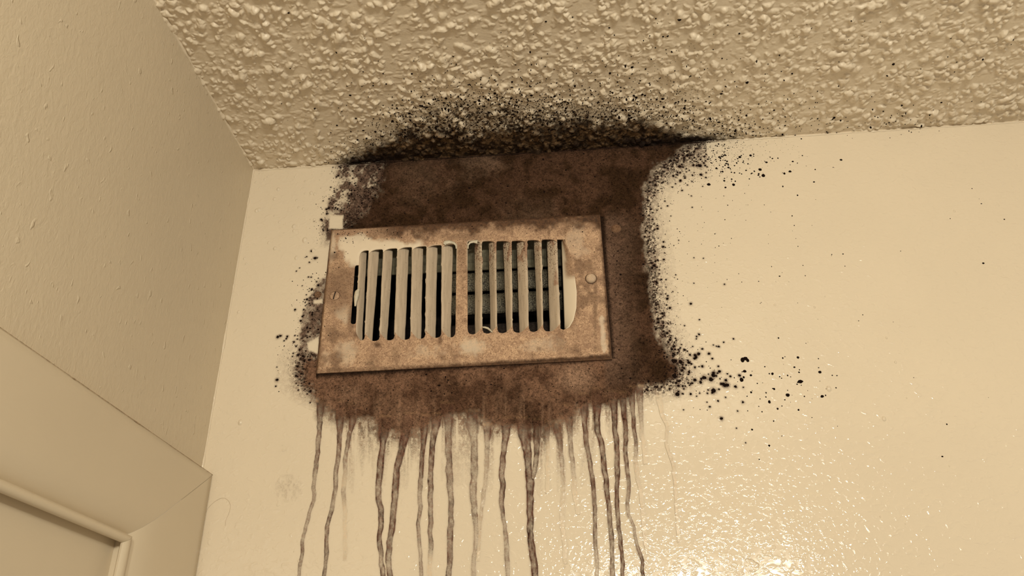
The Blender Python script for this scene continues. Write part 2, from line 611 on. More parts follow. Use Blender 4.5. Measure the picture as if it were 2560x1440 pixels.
DRIPS = [
    (11, _c4([(345, 230, .7), (345, 290, .75), (335, 420, .72), (330, 540, .7), (315, 680, .6), (298, 800, .5), (305, 890, .6), (270, 990, .55), (240, 1100, .55), (220, 1190, .5), (222, 1270, .85), (203, 1360, .5), (182, 1500, .35)])),
    (13, _c4([(490, 230, .7), (490, 300, .75), (482, 540, .75), (460, 700, .65), (458, 820, .6), (430, 960, .5), (420, 1000, .85), (400, 1080, .7), (393, 1200, .72), (395, 1300, .65), (370, 1500, .6)])),
    (11, _c4([(580, 250, .7), (580, 320, .65), (550, 450, .7), (525, 600, .55), (525, 680, .35), (518, 790, .25), (518, 840, .5), (518, 890, .35), (525, 1000, .15), (525, 1200, .12), (527, 1315, .2), (527, 1335, .0)])),
    (16, _c4([(810, 340, .7), (800, 420, .8), (790, 560, .85), (775, 700, .85), (765, 800, .75), (770, 900, .75), (787, 980, .8), (787, 1060, .8), (773, 1160, .82), (780, 1260, .65), (790, 1360, .6), (806, 1500, .8)])),
    (18, _c4([(985, 320, .7), (965, 400, .8), (938, 520, .85), (905, 640, .82), (887, 780, .8), (880, 900, .82), (868, 1020, .75), (860, 1120, .85), (845, 1200, .72), (840, 1340, .6), (862, 1500, .8)])),
    (12, _c4([(1100, 330, .7), (1095, 400, .75), (1085, 560, .85), (1075, 700, .8), (1063, 860, .45), (1067, 950, .65), (1053, 1060, .6), (1055, 1150, .5), (1070, 1260, .45), (1070, 1360, .6), (1075, 1500, .4)])),
    (14, _c4([(1185, 320, .7), (1170, 400, .75), (1145, 600, .85), (1140, 760, .7), (1140, 900, .65), (1140, 1120, .68), (1143, 1240, .5), (1135, 1340, .2), (1130, 1500, .12)])),
    (18, _c4([(1265, 240, .7), (1268, 340, .6), (1270, 560, .65), (1280, 720, .6), (1287, 900, .62), (1287, 1060, .62), (1285, 1200, .68), (1280, 1340, .7), (1262, 1500, .68)])),
    (18, _c5([(90, 300, .7), (95, 400, .5), (107, 560, .6), (100, 700, .55), (92, 850, .55), (105, 980, .55), (122, 1080, .5), (120, 1220, .4), (100, 1340, .4), (98, 1500, .35)])),
    (11, _c5([(197, 400, .7), (195, 500, .42), (190, 640, .35), (180, 780, .35), (160, 950, .35), (140, 1060, .3), (135, 1200, .28), (130, 1340, .1)])),
    (14, _c5([(335, 350, .7), (327, 440, .8), (312, 560, .8), (300, 680, .78), (306, 800, .75), (300, 950, .72), (320, 1060, .6), (330, 1180, .5), (340, 1300, .5), (340, 1500, .35)])),
    (20, _c5([(455, 350, .7), (465, 440, .85), (488, 560, .88), (496, 700, .88), (508, 760, .88), (505, 900, .88), (505, 1100, .86), (510, 1200, .85), (530, 1330, .8), (548, 1500, .8)])),
    (13, _c5([(560, 360, .7), (555, 460, .65), (550, 560, .8), (545, 650, .6), (530, 715, .6), (515, 745, .5)])),
    (11, _c5([(700, 380, .7), (722, 500, .55), (735, 640, .4), (745, 800, .28), (740, 940, .18), (735, 1080, .14), (750, 1200, .1), (760, 1360, .04)])),
    (12, _c5([(780, 260, .7), (790, 340, .6), (800, 500, .6), (810, 640, .45), (825, 760, .25), (830, 860, .14), (850, 1000, .03)])),
    (13, _c5([(890, 180, .7), (897, 300, .75), (910, 480, .75), (935, 620, .75), (957, 760, .8), (962, 850, .75), (974, 960, .72), (970, 1100, .7), (976, 1200, .6), (986, 1320, .4), (986, 1500, .3)])),
    (15, _c5([(985, 140, .7), (985, 250, .85), (985, 400, .85), (1012, 460, .85), (1032, 600, .82), (1050, 740, .82), (1065, 880, .8), (1075, 1000, .75), (1087, 1130, .65), (1095, 1260, .65), (1096, 1500, .68)])),
    (13, _c5([(1105, 160, .7), (1110, 270, .85), (1120, 420, .85), (1132, 560, .85), (1135, 700, .85), (1128, 900, .82), (1140, 1040, .75), (1150, 1160, .75), (1167, 1260, .9), (1172, 1500, .68)])),
    (11, _c5([(1175, 170, .7), (1180, 270, .85), (1196, 400, .85), (1188, 540, .8), (1203, 660, .75), (1216, 780, .7), (1206, 900, .65), (1206, 980, .45), (1250, 1080, .5), (1264, 1170, .5), (1292, 1270, .75), (1314, 1330, .9), (1312, 1390, .85), (1330, 1500, .75)])),
    (10, _c5([(1237, 130, .7), (1242, 220, .8), (1250, 380, .8), (1272, 480, .65), (1264, 600, .3), (1285, 740, .22), (1305, 850, .16), (1315, 1000, .12), (1332, 1150, .1), (1350, 1290, .04)])),
    (10, _c5([(1296, 120, .7), (1300, 220, .5), (1310, 400, .3), (1326, 500, .18), (1340, 640, .05)])),
    (8, _c5([(1440, 170, .1), (1455, 270, .16), (1502, 370, .18), (1482, 470, .2), (1540, 640, .2), (1550, 800, .18), (1560, 1000, .12), (1575, 1200, .03)])),
    (8, _c5([(630, 380, .7), (630, 480, .3), (630, 640, .18), (630, 850, .04)])),
]


# specks: positions, radius in px
def make_specks():
    N = 165000
    u = rng.uniform(660, 2200, N)
    v = rng.uniform(90, 1110, N)
    w = v > vline(u)
    d = sdf_poly(u, v, CORE)
    dl = np.minimum(sdf_poly(u, v, UPLEFT), sdf_poly(u, v, LEFTP))
    dc = sdf_poly(u, v, CEILP)
    p = np.zeros(N)
    r = np.exp(rng.normal(0.22, 0.5, N))
    dp = np.maximum(d, 0)
    # wall, right side
    right = w & (u > 1560) & (v < 880)
    sig = 26 + 50 * sstep(520, 380, v)
    edge = np.where(d < 0, 0.35 * np.exp(np.minimum(d, 0) / 10), 0.85 * np.exp(-(dp / sig) ** 1.25))
    p = np.where(right, edge, p)
    lr = w & (u > 1560) & (v >= 880)
    p = np.where(lr, np.where(d < 0, 0.5 * np.exp(d / 25), 0.55 * np.exp(-dp / 26) * np.exp(-((v - 925) / 60) ** 2)), p)
    # wall, left side
    dm = np.minimum(dl, d)
    left = w & (u < 965)
    p = np.where(left, np.where(dm < 0, np.where(d < -14, 0.008, 0.34), 0.30 * np.exp(-np.maximum(dm, 0) / 11)), p)
    p = np.where(w & (v > 985), np.where(d < 0, 0.004, 0.008 * np.exp(-dp / 8)), p)
    p = np.where(w & (u >= 965) & (u <= 1560) & (v < 985), 0.02, p)
    # ceiling
    h = vline(u) - v
    dcp = np.maximum(dc, 0)
    cs = 20 + 6 * sstep(1250, 1500, u) + 26 * sstep(1500, 1700, u)
    pc = np.where(dc < 0, 0.45 * sstep(25, 80, h) + 0.05, 0.55 * np.exp(-dcp / cs) + 0.05 * np.exp(-dcp / 75))
    pc = pc * np.where(u > 1750, 0.9 * np.exp(-np.maximum(h - 20, 0) / 42), 1)
    pc = np.where(u < 900, pc * 0.8, pc)
    p = np.where(~w, pc, p)
    # hidden behind the plate
    hid = (u > 835) & (u < 1492) & (v > 590) & (v < 890)
    p = np.where(hid, 0, p)
    for cp in (CLEAN, CLEAN2, CLEAN3):
        p = np.where(sdf_poly(u, v, cp) < 2, 0, p)
    keep = rng.random(N) < p
    u, v, r, w = u[keep], v[keep], r[keep], w[keep]
    # shrink the far ones
    dd = np.where(w, np.minimum(np.minimum(sdf_poly(u, v, CORE), sdf_poly(u, v, UPLEFT)), sdf_poly(u, v, LEFTP)), sdf_poly(u, v, CEILP))
    r = r * np.clip(1.15 - np.maximum(dd, 0) / 170, 0.45, 1.2)
    r = np.clip(r * 0.82, 0.6, 3.6)
    U, V_, R_ = [u], [v], [r]

    def extra(n, fu, fv, rr):
        uu = fu(n)
        vv = fv(n)
        U.append(uu)
        V_.append(vv)
        R_.append(np.clip(np.exp(rng.normal(np.log(rr), 0.42, n)), 0.7, 6.0))
    # coarse colonies at the lower right
    extra(95, lambda n: 1678 + np.abs(rng.normal(0, 85, n)), lambda n: rng.normal(922, 36, n), 2.8)
    extra(40, lambda n: rng.uniform(1740, 2060, n), lambda n: rng.normal(955, 44, n), 2.5)
    extra(60, lambda n: rng.uniform(1690, 2100, n), lambda n: rng.normal(965, 50, n), 1.4)
    # spray at the upper right of the wall
    extra(170, lambda n: 1680 + np.abs(rng.normal(0, 140, n)), lambda n: 385 + np.abs(rng.normal(0, 42, n)), 2.2)
    extra(120, lambda n: 1660 + np.abs(rng.normal(0, 170, n)), lambda n: rng.uniform(370, 800, n), 1.0)
    extra(26, lambda n: rng.uniform(1750, 2540, n), lambda n: rng.uniform(420, 1180, n), 1.4)
    # strays at the left
    extra(24, lambda n: rng.uniform(690, 745, n), lambda n: rng.uniform(830, 980, n), 1.5)
    extra(20, lambda n: rng.uniform(735, 800, n), lambda n: rng.uniform(640, 780, n), 1.4)
    extra(16, lambda n: rng.uniform(775, 840, n), lambda n: rng.uniform(425, 600, n), 1.4)
    # strays on the ceiling
    extra(420, lambda n: rng.normal(1420, 300, n), lambda n: 300 - np.abs(rng.normal(0, 85, n)), 1.5)
    extra(150, lambda n: rng.uniform(1700, 2350, n), lambda n: vline(rng.uniform(1700, 2350, n)) - np.abs(rng.normal(0, 26, n)) - 6, 1.5)
    extra(70, lambda n: rng.uniform(1500, 2540, n), lambda n: rng.uniform(30, 280, n), 1.2)
    u = np.concatenate(U)
    v = np.concatenate(V_)
    r = np.concatenate(R_)
    ok = (u > 640) & ~((u > 800) & (u < 1524) & (v > 552 - 0.056 * (u - 1502)) & (v < 915))
    for cp in (CLEAN, CLEAN2, CLEAN3):
        ok &= sdf_poly(u, v, cp) > 2
    return u[ok], v[ok], r[ok]


SU, SV, SR = make_specks()
S_ON_WALL = SV > vline(SU) + 1

# ------------------------------------------------------------------ ceiling relief
CX0, CX1, CY0, CY1 = XL - 0.01, 0.86, 0.30, YW + 0.004
CST = 0.00066
cnx = int((CX1 - CX0) / CST) + 1
cny = int((CY1 - CY0) / CST) + 1
cx = CX0 + np.arange(cnx) * CST
cy = CY0 + np.arange(cny) * CST
CXG, CYG = np.meshgrid(cx, cy, indexing='ij')
wx = (fbm(CXG * 260, CYG * 260, 1, 2) - 0.5) * 0.0034
wy = (fbm(CXG * 260, CYG * 260, 4, 2) - 0.5) * 0.0034
H = 0.0008 * fbm(CXG * 80, CYG * 110, 0, 3) + 0.0007 * sstep(0.55, 0.75, fbm(CXG * 140, CYG * 210, 6, 2))
nb = 21000
bx = rng.uniform(CX0, CX1, nb)
by = rng.uniform(CY0, CY1, nb)
# bumps come in clumps
clump = fbm(bx * 70, by * 70, 9, 2)
kp = rng.random(nb) < sstep(0.30, 0.62, clump) * 0.95 + 0.12
bx, by = bx[kp], by[kp]
nb = len(bx)
br = np.clip(np.exp(rng.normal(np.log(0.00180), 0.36, nb)), 0.0009, 0.0042)
bh = br * rng.uniform(0.55, 1.25, nb)
bang = rng.uniform(0, np.pi, nb)
bel = 1 + np.abs(rng.normal(0, 0.35, nb)) + 0.9 * (rng.random(nb) < .06)
for q in range(nb):
    R_ = br[q] * bel[q] * 1.5
    i0 = max(int((bx[q] - R_ - CX0) / CST), 0)
    i1 = min(int((bx[q] + R_ - CX0) / CST) + 2, cnx)
    j0 = max(int((by[q] - R_ - CY0) / CST), 0)
    j1 = min(int((by[q] + R_ - CY0) / CST) + 2, cny)
    if i1 <= i0 or j1 <= j0:
        continue
    dx = CXG[i0:i1, j0:j1] - bx[q] + wx[i0:i1, j0:j1]
    dy = CYG[i0:i1, j0:j1] - by[q] + wy[i0:i1, j0:j1]
    c_, s_ = math.cos(bang[q]), math.sin(bang[q])
    a_ = (dx * c_ + dy * s_) / (br[q] * bel[q])
    b_ = (-dx * s_ + dy * c_) / br[q]
    rr = a_ * a_ + b_ * b_
    st = bh[q] * np.clip(1.15 - rr, 0, None) ** 0.55
    sub = H[i0:i1, j0:j1]
    base = 0.0009
    H[i0:i1, j0:j1] = np.maximum(sub, np.minimum(sub, 0.0012) * 0.6 + np.where(rr < 1.15, st, 0))
# slight smoothing, as thick paint does
for _ in range(1):
    Hp = np.pad(H, 1, mode='edge')
    H = (Hp[1:-1, 1:-1] * 4 + Hp[:-2, 1:-1] + Hp[2:, 1:-1] + Hp[1:-1, :-2] + Hp[1:-1, 2:]) / 8
Hmean = 0.0


def ceil_h(x, y):
    i = np.clip(((x - CX0) / CST), 0, cnx - 1.001)
    j = np.clip(((y - CY0) / CST), 0, cny - 1.001)
    i0 = i.astype(int)
    j0 = j.astype(int)
    fi = i - i0
    fj = j - j0
    return (H[i0, j0] * (1 - fi) * (1 - fj) + H[i0 + 1, j0] * fi * (1 - fj) + H[i0, j0 + 1] * (1 - fi) * fj + H[i0 + 1, j0 + 1] * fi * fj)


CV = np.stack([CXG, CYG, ZC - H], -1).reshape(-1, 3)
CF = grid_faces(cnx, cny, flip=True)
ext = np.array([(CX0, -0.35, ZC - 0.0008), (CX1, -0.35, ZC - 0.0008), (CX1, CY0 + 0.001, ZC - 0.0004), (CX0, CY0 + 0.001, ZC - 0.0004),
                (CX1 - 0.001, -0.35, ZC - 0.001), (1.5, -0.35, ZC - 0.001), (1.5, YW + 0.004, ZC - 0.001), (CX1 - 0.001, YW + 0.004, ZC - 0.001)])
ceil_me = mesh_np('ceiling', np.concatenate([CV, ext]), np.concatenate([CF, [[len(CV) + 3, len(CV) + 2, len(CV) + 1, len(CV)], [len(CV) + 7, len(CV) + 6, len(CV) + 5, len(CV) + 4]]]))
ceiling = structure(link('ceiling', ceil_me, M_CEIL))


def ceil_stain(u, v, hh):
    n1 = fbm(u / 34, v / 26, 2)
    n2 = fbm(u / 9, v / 8, 5)
    d = sdf_poly(u, v, CEILP)
    dn = d + (n1 - .5) * 46 + (n2 - .5) * 34
    a = sstep(16, -26, dn)
    h = vline(u) - v
    fn = sstep(0.40, 0.60, fbm(u / 5, v / 4, 9, 3))
    solid = sstep(85, 40, h + (n1 - .5) * 60)
    a = a * (solid + (1 - solid) * (0.30 + 0.65 * fn))
    a = np.maximum(a, 0.35 * np.exp(-np.maximum(d, 0) / 14) * sstep(0.45, 0.65, n2))
    k = sstep(0.42, 0.62, fbm(u / 11, v / 7, 7, 4, .65))[..., None]
    t = alb((34, 21, 9), CEIL_SEEN) * (1 - k) + alb((72, 50, 27), CEIL_SEEN) * k
    tip = sstep(0.0014, 0.0028, hh) * sstep(12, 60, h)
    a = a * (1 - tip * (0.55 * (1 - solid) + 0.12))
    t = t * (1 - tip[..., None] * .5) + alb((104, 76, 46), CEIL_SEEN) * tip[..., None] * .5
    s = (sstep(26, 6, h + (n2 - .5) * 20) * (0.35 + .65 * (sstep(1060, 960, u) + sstep(1500, 1620, u))))[..., None]
    t = t * (1 - s * .85) + alb((18, 10, 6), CEIL_SEEN) * s * .85
    a = np.maximum(a, s[..., 0] * sstep(830, 880, u) * sstep(1850, 1760, u))
    return np.concatenate([np.clip(t, 0, 1), np.clip(a, 0, 1)[..., None]], -1)


# ------------------------------------------------------------------ walls
p_tl = on_y(825., 570., YP)
p_br = on_y(1528., 890., YP)
p_bl = on_y(787., 935., YP)
PX0 = (p_tl[0] + p_bl[0]) / 2
PX1 = (on_y(1502., 532., YP)[0] + p_br[0]) / 2
PZ1 = (p_tl[2] + on_y(1502., 532., YP)[2]) / 2
PZ0 = (p_bl[2] + p_br[2]) / 2
HX0, HX1, HZ0, HZ1 = PX0 + 0.025, PX1 - 0.025, PZ0 + 0.022, PZ1 - 0.012     # hole in the wall behind the plate

xs = np.array([XL, HX0, HX1, 1.5])
zs = np.array([1.70, HZ0, HZ1, ZC + 0.004])
V = [(x, YW, z) for x in xs for z in zs]
F = [(i * 4 + j, (i + 1) * 4 + j, (i + 1) * 4 + j + 1, i * 4 + j + 1) for i in range(3) for j in range(3) if not (i == 1 and j == 1)]
blobs = [(rng.uniform(575, 640), rng.uniform(440, 900), rng.uniform(2, 5)) for _ in range(14)]
blobs += [(rng.uniform(640, 800), rng.uniform(430, 640), rng.uniform(1.5, 4.5)) for _ in range(26)]
blobs += [(762, 600, 6), (735, 566, 5), (741, 645, 4.5), (601, 1056, 5), (2072, 972, 5), (2210, 1047, 4), (700, 930, 4)]
blobs += [(rng.uniform(560, 2500), rng.uniform(430, 1420), rng.uniform(1, 2.5)) for _ in range(40)]
FQ, FT = [tuple(f) for f in F], []
for bu_, bv_, b_r in blobs:
    c_ = on_y(float(bu_), float(bv_), YW)
    if c_[0] < XL + .004 or c_[2] > ZC - .006 or (PX0 - .004 < c_[0] < PX1 + .004 and PZ0 - .004 < c_[2] < PZ1 + .004):
        continue
    if wall_stain(np.array([float(bu_)]), np.array([float(bv_)]))[0, 3] > .05:
        continue
    b_r *= .00042
    n_ = len(V)
    for a_, h_ in ((1.25, -.00005), (1.0, .25), (.75, .5), (.4, .68)):
        for k_ in range(10):
            q_ = k_ / 10 * 2 * math.pi
            V.append((c_[0] + b_r * a_ * math.cos(q_), YW - (h_ * b_r if h_ > 0 else h_), c_[2] + b_r * a_ * 1.3 * math.sin(q_)))
    V.append((c_[0], YW - .72 * b_r, c_[2]))
    for k_ in range(10):
        k2_ = (k_ + 1) % 10
        for r_i in range(3):
            FQ.append((n_ + r_i * 10 + k_, n_ + r_i * 10 + k2_, n_ + r_i * 10 + 10 + k2_, n_ + r_i * 10 + 10 + k_))
        FT.append((n_ + 30 + k_, n_ + 30 + k2_, n_ + 40))
wall_back = structure(link('wall_back', mesh_np('wall_back', V, [np.array(FQ), np.array(FT)]), M_BACK, smooth='angle'))
ztop = on_x(250., 1008.6, XL + 0.004)[2]        # upper edge of the head casing
zin = on_x(150., 1303.0, XL + 0.008)[2]         # inner edge of the head casing
yin = on_x(287., 1408.0, XL + 0.008)[1]         # inner edge of the leg
zm, ym = ztop - 0.03, YW - 0.03
V = [(XL, -0.35, zm), (XL, YW, zm), (XL, YW, ZC + 0.004), (XL, -0.35, ZC + 0.004), (XL, ym, 1.70), (XL, YW, 1.70), (XL, YW, zm), (XL, ym, zm)]
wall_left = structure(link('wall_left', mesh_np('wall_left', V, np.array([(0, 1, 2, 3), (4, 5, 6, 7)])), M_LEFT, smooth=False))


def bead(name, p0, p1, r0, n, seed, squash, mat, stain=False):
    """an irregular ridge of paint along a corner"""
    p0 = np.array(p0)
    p1 = np.array(p1)
    t = np.linspace(0, 1, n)
    ax = (p1 - p0) / np.linalg.norm(p1 - p0)
    a1 = np.array([1., 0, 0]) if abs(ax[0]) < .5 else np.array([0, 0, 1.])
    a2 = np.cross(ax, a1)
    L = np.linalg.norm(p1 - p0)
    k = 10
    th = np.linspace(0, 2 * np.pi, k, endpoint=False)
    rr = r0 * (0.45 + 0.9 * fbm(t * L * 45, t * 0 + seed, 3, 3) + 0.7 * sstep(0.62, 0.85, fbm(t * L * 120, t * 0 + seed + 9, 5, 2)))
    rr = rr[:, None] * (0.8 + 0.4 * fbm(np.repeat(t[:, None], k, 1) * L * 220, th[None] + seed, 6, 2))
    P = p0 + t[:, None, None] * (p1 - p0) + rr[..., None] * (np.cos(th)[None, :, None] * a1 * squash[0] + np.sin(th)[None, :, None] * a2 * squash[1])
    V = P.reshape(-1, 3)
    i, j = np.meshgrid(np.arange(n - 1), np.arange(k), indexing='ij')
    F = np.stack([i * k + j, i * k + (j + 1) % k, (i + 1) * k + (j + 1) % k, (i + 1) * k + j], -1).reshape(-1, 4)
    at = None
    if stain:
        q = proj(V)
        st_ = wall_stain(q[:, 0], q[:, 1] + 9)
        st_[:, 3] = np.maximum(st_[:, 3], sstep(820, 880, q[:, 0]) * sstep(1850, 1740, q[:, 0]))
        k_ = (0.8 * sstep(820, 880, q[:, 0]) * sstep(1850, 1740, q[:, 0]))[:, None]
        st_[:, :3] = st_[:, :3] * (1 - k_) + alb((26, 15, 9)) * k_
        at = {'stain': st_}
    return structure(link(name, mesh_np(name, V, F, at), mat))


bead('trim_1', (XL, YW, ZC - 0.001), (XL, YW, 1.70), 0.0012, 500, 3.0, (1, 1), M_BACK)
bead('trim_2', (XL, YW, ZC - 0.0026), (1.5, YW, ZC - 0.0026), 0.0009, 1200, 8.0, (1.0, 1.0), M_BACK_ST, True)
bead('trim_3', (XL, 0.06, ZC - 0.001), (XL, YW, ZC - 0.001), 0.0019, 700, 14.0, (1, 1), M_CEIL)

# ------------------------------------------------------------------ openings of the vent, as seen
LF = [(899, 627, 889, 848), (922, 624, 912, 852), (957, 622, 949, 851), (993, 619, 986, 848), (1030, 616, 1026, 848), (1066, 614, 1063, 844), (1104, 611, 1103, 843), (1141, 609, 1138, 842)]
RF = [(1169, 602, 1169, 836), (1205, 602, 1206, 834), (1241, 602, 1243, 832), (1279, 602, 1282, 832), (1318, 600, 1322, 830), (1354, 599, 1358, 828), (1393, 597, 1401, 827)]
SLOTS = [([(887, 662), (899, 662), (889, 810), (876, 809)], 5)]
for bank in (LF, RF):
    for a, b in zip(bank[:-1], bank[1:]):
        w = b[0] - a[0]
        tp, bt = (a[1] + b[1]) / 2, (a[3] + b[3]) / 2
        cut = 19 if w > 20 else 8
        if bank is LF:
            q_ = [(a[0] - .4, tp + 9), (a[0] + w * .35, tp), (b[0] + .4, tp - 1), (b[2] + .4, bt - 7), (b[2] - w * .14, bt), (a[2] + w * .5, bt + 1), (a[2] - .4, bt - cut)]
        else:
            q_ = [(a[0] - .4, tp), (b[0] - w * .3, tp - 1), (b[0] + .4, tp + 7), (b[2] + .4, bt - cut), (b[2] - w * .5, bt), (a[2] + w * .14, bt), (a[2] - .4, bt - 7)]
        SLOTS.append((q_, min(4.5, w * 0.2)))
LENS = [(1392, 598), (1412, 598), (1424, 640), (1436, 690), (1441, 730), (1440, 770), (1433, 800), (1422, 818), (1408, 824), (1400, 820)]


def window_sdf(u, v):
    d = np.full(u.shape, 1e9)
    for q, r in SLOTS:
        d = np.minimum(d, sdf_quad(u, v, q, r))
    return np.minimum(d, sdf_poly(u, v, LENS))


# ------------------------------------------------------------------ mould: stained film over wall and ceiling
FST = 0.0006
c0 = on_y(np.array([660., 1760., 660., 1760.]), np.array([330., 330., 1290., 1290.]), YW)
fx = np.arange(c0[:, 0].min(), c0[:, 0].max(), FST)
fz = np.arange(c0[:, 2].min(), ZC + 0.0001, FST)
FX, FZ = np.meshgrid(fx, fz, indexing='ij')
PW = np.stack([FX, np.full_like(FX, YW), FZ], -1)
uv = proj(PW)
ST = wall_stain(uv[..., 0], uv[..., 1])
# brown halo round the larger colonies
halo = alb((74, 48, 34))
wp = on_y(SU[S_ON_WALL], SV[S_ON_WALL], YW)
wr = SR[S_ON_WALL]
for q in np.nonzero(wr > 1.7)[0]:
    rad = wr[q] * 0.00042 * 2.3
    i0, i1 = int((wp[q, 0] - rad - fx[0]) / FST), int((wp[q, 0] + rad - fx[0]) / FST) + 2
    j0, j1 = int((wp[q, 2] - rad - fz[0]) / FST), int((wp[q, 2] + rad - fz[0]) / FST) + 2
    if i0 < 0 or j0 < 0 or i1 >= len(fx) or j1 >= len(fz):
        continue
    rr = np.hypot(FX[i0:i1, j0:j1] - wp[q, 0], FZ[i0:i1, j0:j1] - wp[q, 2]) / rad
    al = 0.62 * sstep(1.0, 0.25, rr)
    old = ST[i0:i1, j0:j1]
    al = np.where(old[..., 3] > 0.9, 0, al)
    na = old[..., 3] + al * (1 - old[..., 3])
    wgt = (al / np.maximum(na, 1e-4))[..., None]
    old[..., :3] = old[..., :3] * (1 - wgt) + halo * wgt
    old[..., 3] = na
FF = grid_faces(len(fx), len(fz))
STf = ST.reshape(-1, 4)
keep = STf[:, 3][FF].max(1) > 0.07
ctr = PW.reshape(-1, 3)[FF].mean(1)
keep &= ~((ctr[:, 0] > PX0 + .006) & (ctr[:, 0] < PX1 - .006) & (ctr[:, 2] > PZ0 + .006) & (ctr[:, 2] < PZ1 - .006))
Vw = PW.reshape(-1, 3).copy()
Vw[:, 1] -= 0.00022
Vw, Fw, aw = compact(Vw, FF[keep], {'stain': STf})
# ceiling part
uvc = proj(CV)
box = (uvc[:, 0] > 780) & (uvc[:, 0] < 2000) & (uvc[:, 1] > 180) & (uvc[:, 1] < 440)
SC = np.zeros((len(CV), 4))
SC[box] = ceil_stain(uvc[box, 0], uvc[box, 1], H.reshape(-1)[box])
keepc = SC[:, 3][CF].max(1) > 0.07
Vc = CV.copy()
Vc[:, 2] -= 0.00022
Vc, Fc, ac = compact(Vc, CF[keepc], {'stain': SC})
mold = bpy.data.objects.new('mold_stain', None)
COL.objects.link(mold)
tag(mold, 'black and brown mould stain spreading round the wall vent and onto the ceiling', 'mould', kind='stuff')
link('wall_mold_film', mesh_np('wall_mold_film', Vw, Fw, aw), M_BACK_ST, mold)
link('ceiling_mold_film', mesh_np('ceiling_mold_film', Vc, Fc, ac), M_CEIL_ST, mold)

# black colonies
SV_, SF_ = [], []
nv = 0
K = 9
th = np.linspace(0, 2 * np.pi, K, endpoint=False)
for wall_side in (True, False):
    sel = S_ON_WALL if wall_side else ~S_ON_WALL
    u_, v_, r_ = SU[sel], SV[sel], SR[sel]
    if wall_side:
        P = on_y(u_, v_, YW)
        okp = (P[:, 2] < ZC) & (P[:, 0] > XL + .01)
        P, r_ = P[okp], r_[okp] * 0.00041
        e1, e2, nn = np.array([1., 0, 0]), np.array([0, 0, 1.]), np.array([0, -1., 0])
        lift = np.full(len(P), 0.0002)
    else:
        P = on_z(u_, v_, ZC - 0.0015)
        okp = (P[:, 1] < YW - .001) & (P[:, 0] > XL + .002)
        P, r_ = P[okp], r_[okp] * 0.00043
        e1, e2, nn = np.array([1., 0, 0]), np.array([0, -1., 0]), np.array([0, 0, -1.])
        P[:, 2] = ZC - ceil_h(P[:, 0], P[:, 1])
        lift = np.full(len(P), 0.0)
    n = len(P)
    jr = rng.uniform(0.86, 1.14, (n, K))
    st = rng.uniform(0.85, 1.2, n)[:, None]
    ca = (np.cos(th)[None] * jr * st * r_[:, None])[..., None] * e1 + (np.sin(th)[None] * jr / st * r_[:, None])[..., None] * e2
    hgt = (r_ * (0.30 if wall_side else 0.65))[:, None, None] * nn
    ring0 = P[:, None] + ca - nn * 0.0001
    ring1 = P[:, None] + ca * 0.72 + hgt * 0.75 + lift[:, None, None] * nn
    if not wall_side:      # let the rim follow the relief
        hz = ceil_h(ring0[..., 0], ring0[..., 1])
        ring0[..., 2] = ZC - hz + 0.0001
        hz = ceil_h(ring1[..., 0], ring1[..., 1])
        ring1[..., 2] = ZC - hz - (r_ * 0.28 + 0.00025)[:, None]
    top = P[:, None] + hgt + lift[:, None, None] * nn
    if not wall_side:
        top[:, 0, 2] = P[:, 2] - r_ * 0.4 - 0.0003
    block = np.concatenate([ring0, ring1, top], 1)       # 2K+1 verts
    SV_.append(block.reshape(-1, 3))
    b0 = nv + np.arange(n)[:, None] * (2 * K + 1)
    k = np.arange(K)
    k2 = (k + 1) % K
    quads = np.stack([b0 + k, b0 + k2, b0 + K + k2, b0 + K + k], -1).reshape(-1, 4)
    tris = np.stack([b0 + K + k, b0 + K + k2, b0 + 2 * K + 0 * k], -1).reshape(-1, 3)
    SF_.append((quads, tris))
    nv += n * (2 * K + 1)
link('mold_spots', mesh_np('mold_spots', np.concatenate(SV_), [SF_[0][0], SF_[1][0], SF_[0][1], SF_[1][1]]), M_MOLD, mold)['kind'] = 'stuff'

# a few colonies on the upper part of the faceplate
pu = np.concatenate([rng.uniform(835, 1030, 75), rng.uniform(830, 870, 16), rng.uniform(1180, 1500, 60), rng.uniform(800, 880, 30)])
pv = np.concatenate([578 + np.abs(rng.normal(0, 15, 75)) - (rng.uniform(0, 1, 75)), rng.uniform(580, 680, 16), rng.uniform(560, 640, 60), rng.uniform(660, 860, 30)])
pv[:75] -= (pu[:75] - 835) * 0.03
pr = np.clip(np.exp(rng.normal(0.1, 0.45, len(pu))), .6, 3.2) * .00040
pr[91:] *= 0.62
PP = on_y(pu, pv, YP)
okp = window_sdf(pu, pv) > 4
PP, pr = PP[okp], pr[okp]
n = len(PP)
ca = (np.cos(th)[None] * rng.uniform(.85, 1.15, (n, K)) * pr[:, None])[..., None] * np.array([1., 0, 0]) + (np.sin(th)[None] * pr[:, None])[..., None] * np.array([0, 0, 1.])
nn = np.array([0, -1., 0])
blk_ = np.concatenate([PP[:, None] + ca - nn * .0004, PP[:, None] + ca * .75 + nn * .00045, PP[:, None] + nn * .0005], 1)
b0 = np.arange(n)[:, None] * (2 * K + 1)
k = np.arange(K)
k2 = (k + 1) % K
link('mold_spots', mesh_np('mold_spots', blk_.reshape(-1, 3), [np.stack([b0 + k, b0 + k2, b0 + K + k2, b0 + K + k], -1).reshape(-1, 4),
     np.stack([b0 + K + k, b0 + K + k2, b0 + 2 * K + 0 * k], -1).reshape(-1, 3)]), M_MOLD, mold)['kind'] = 'stuff'

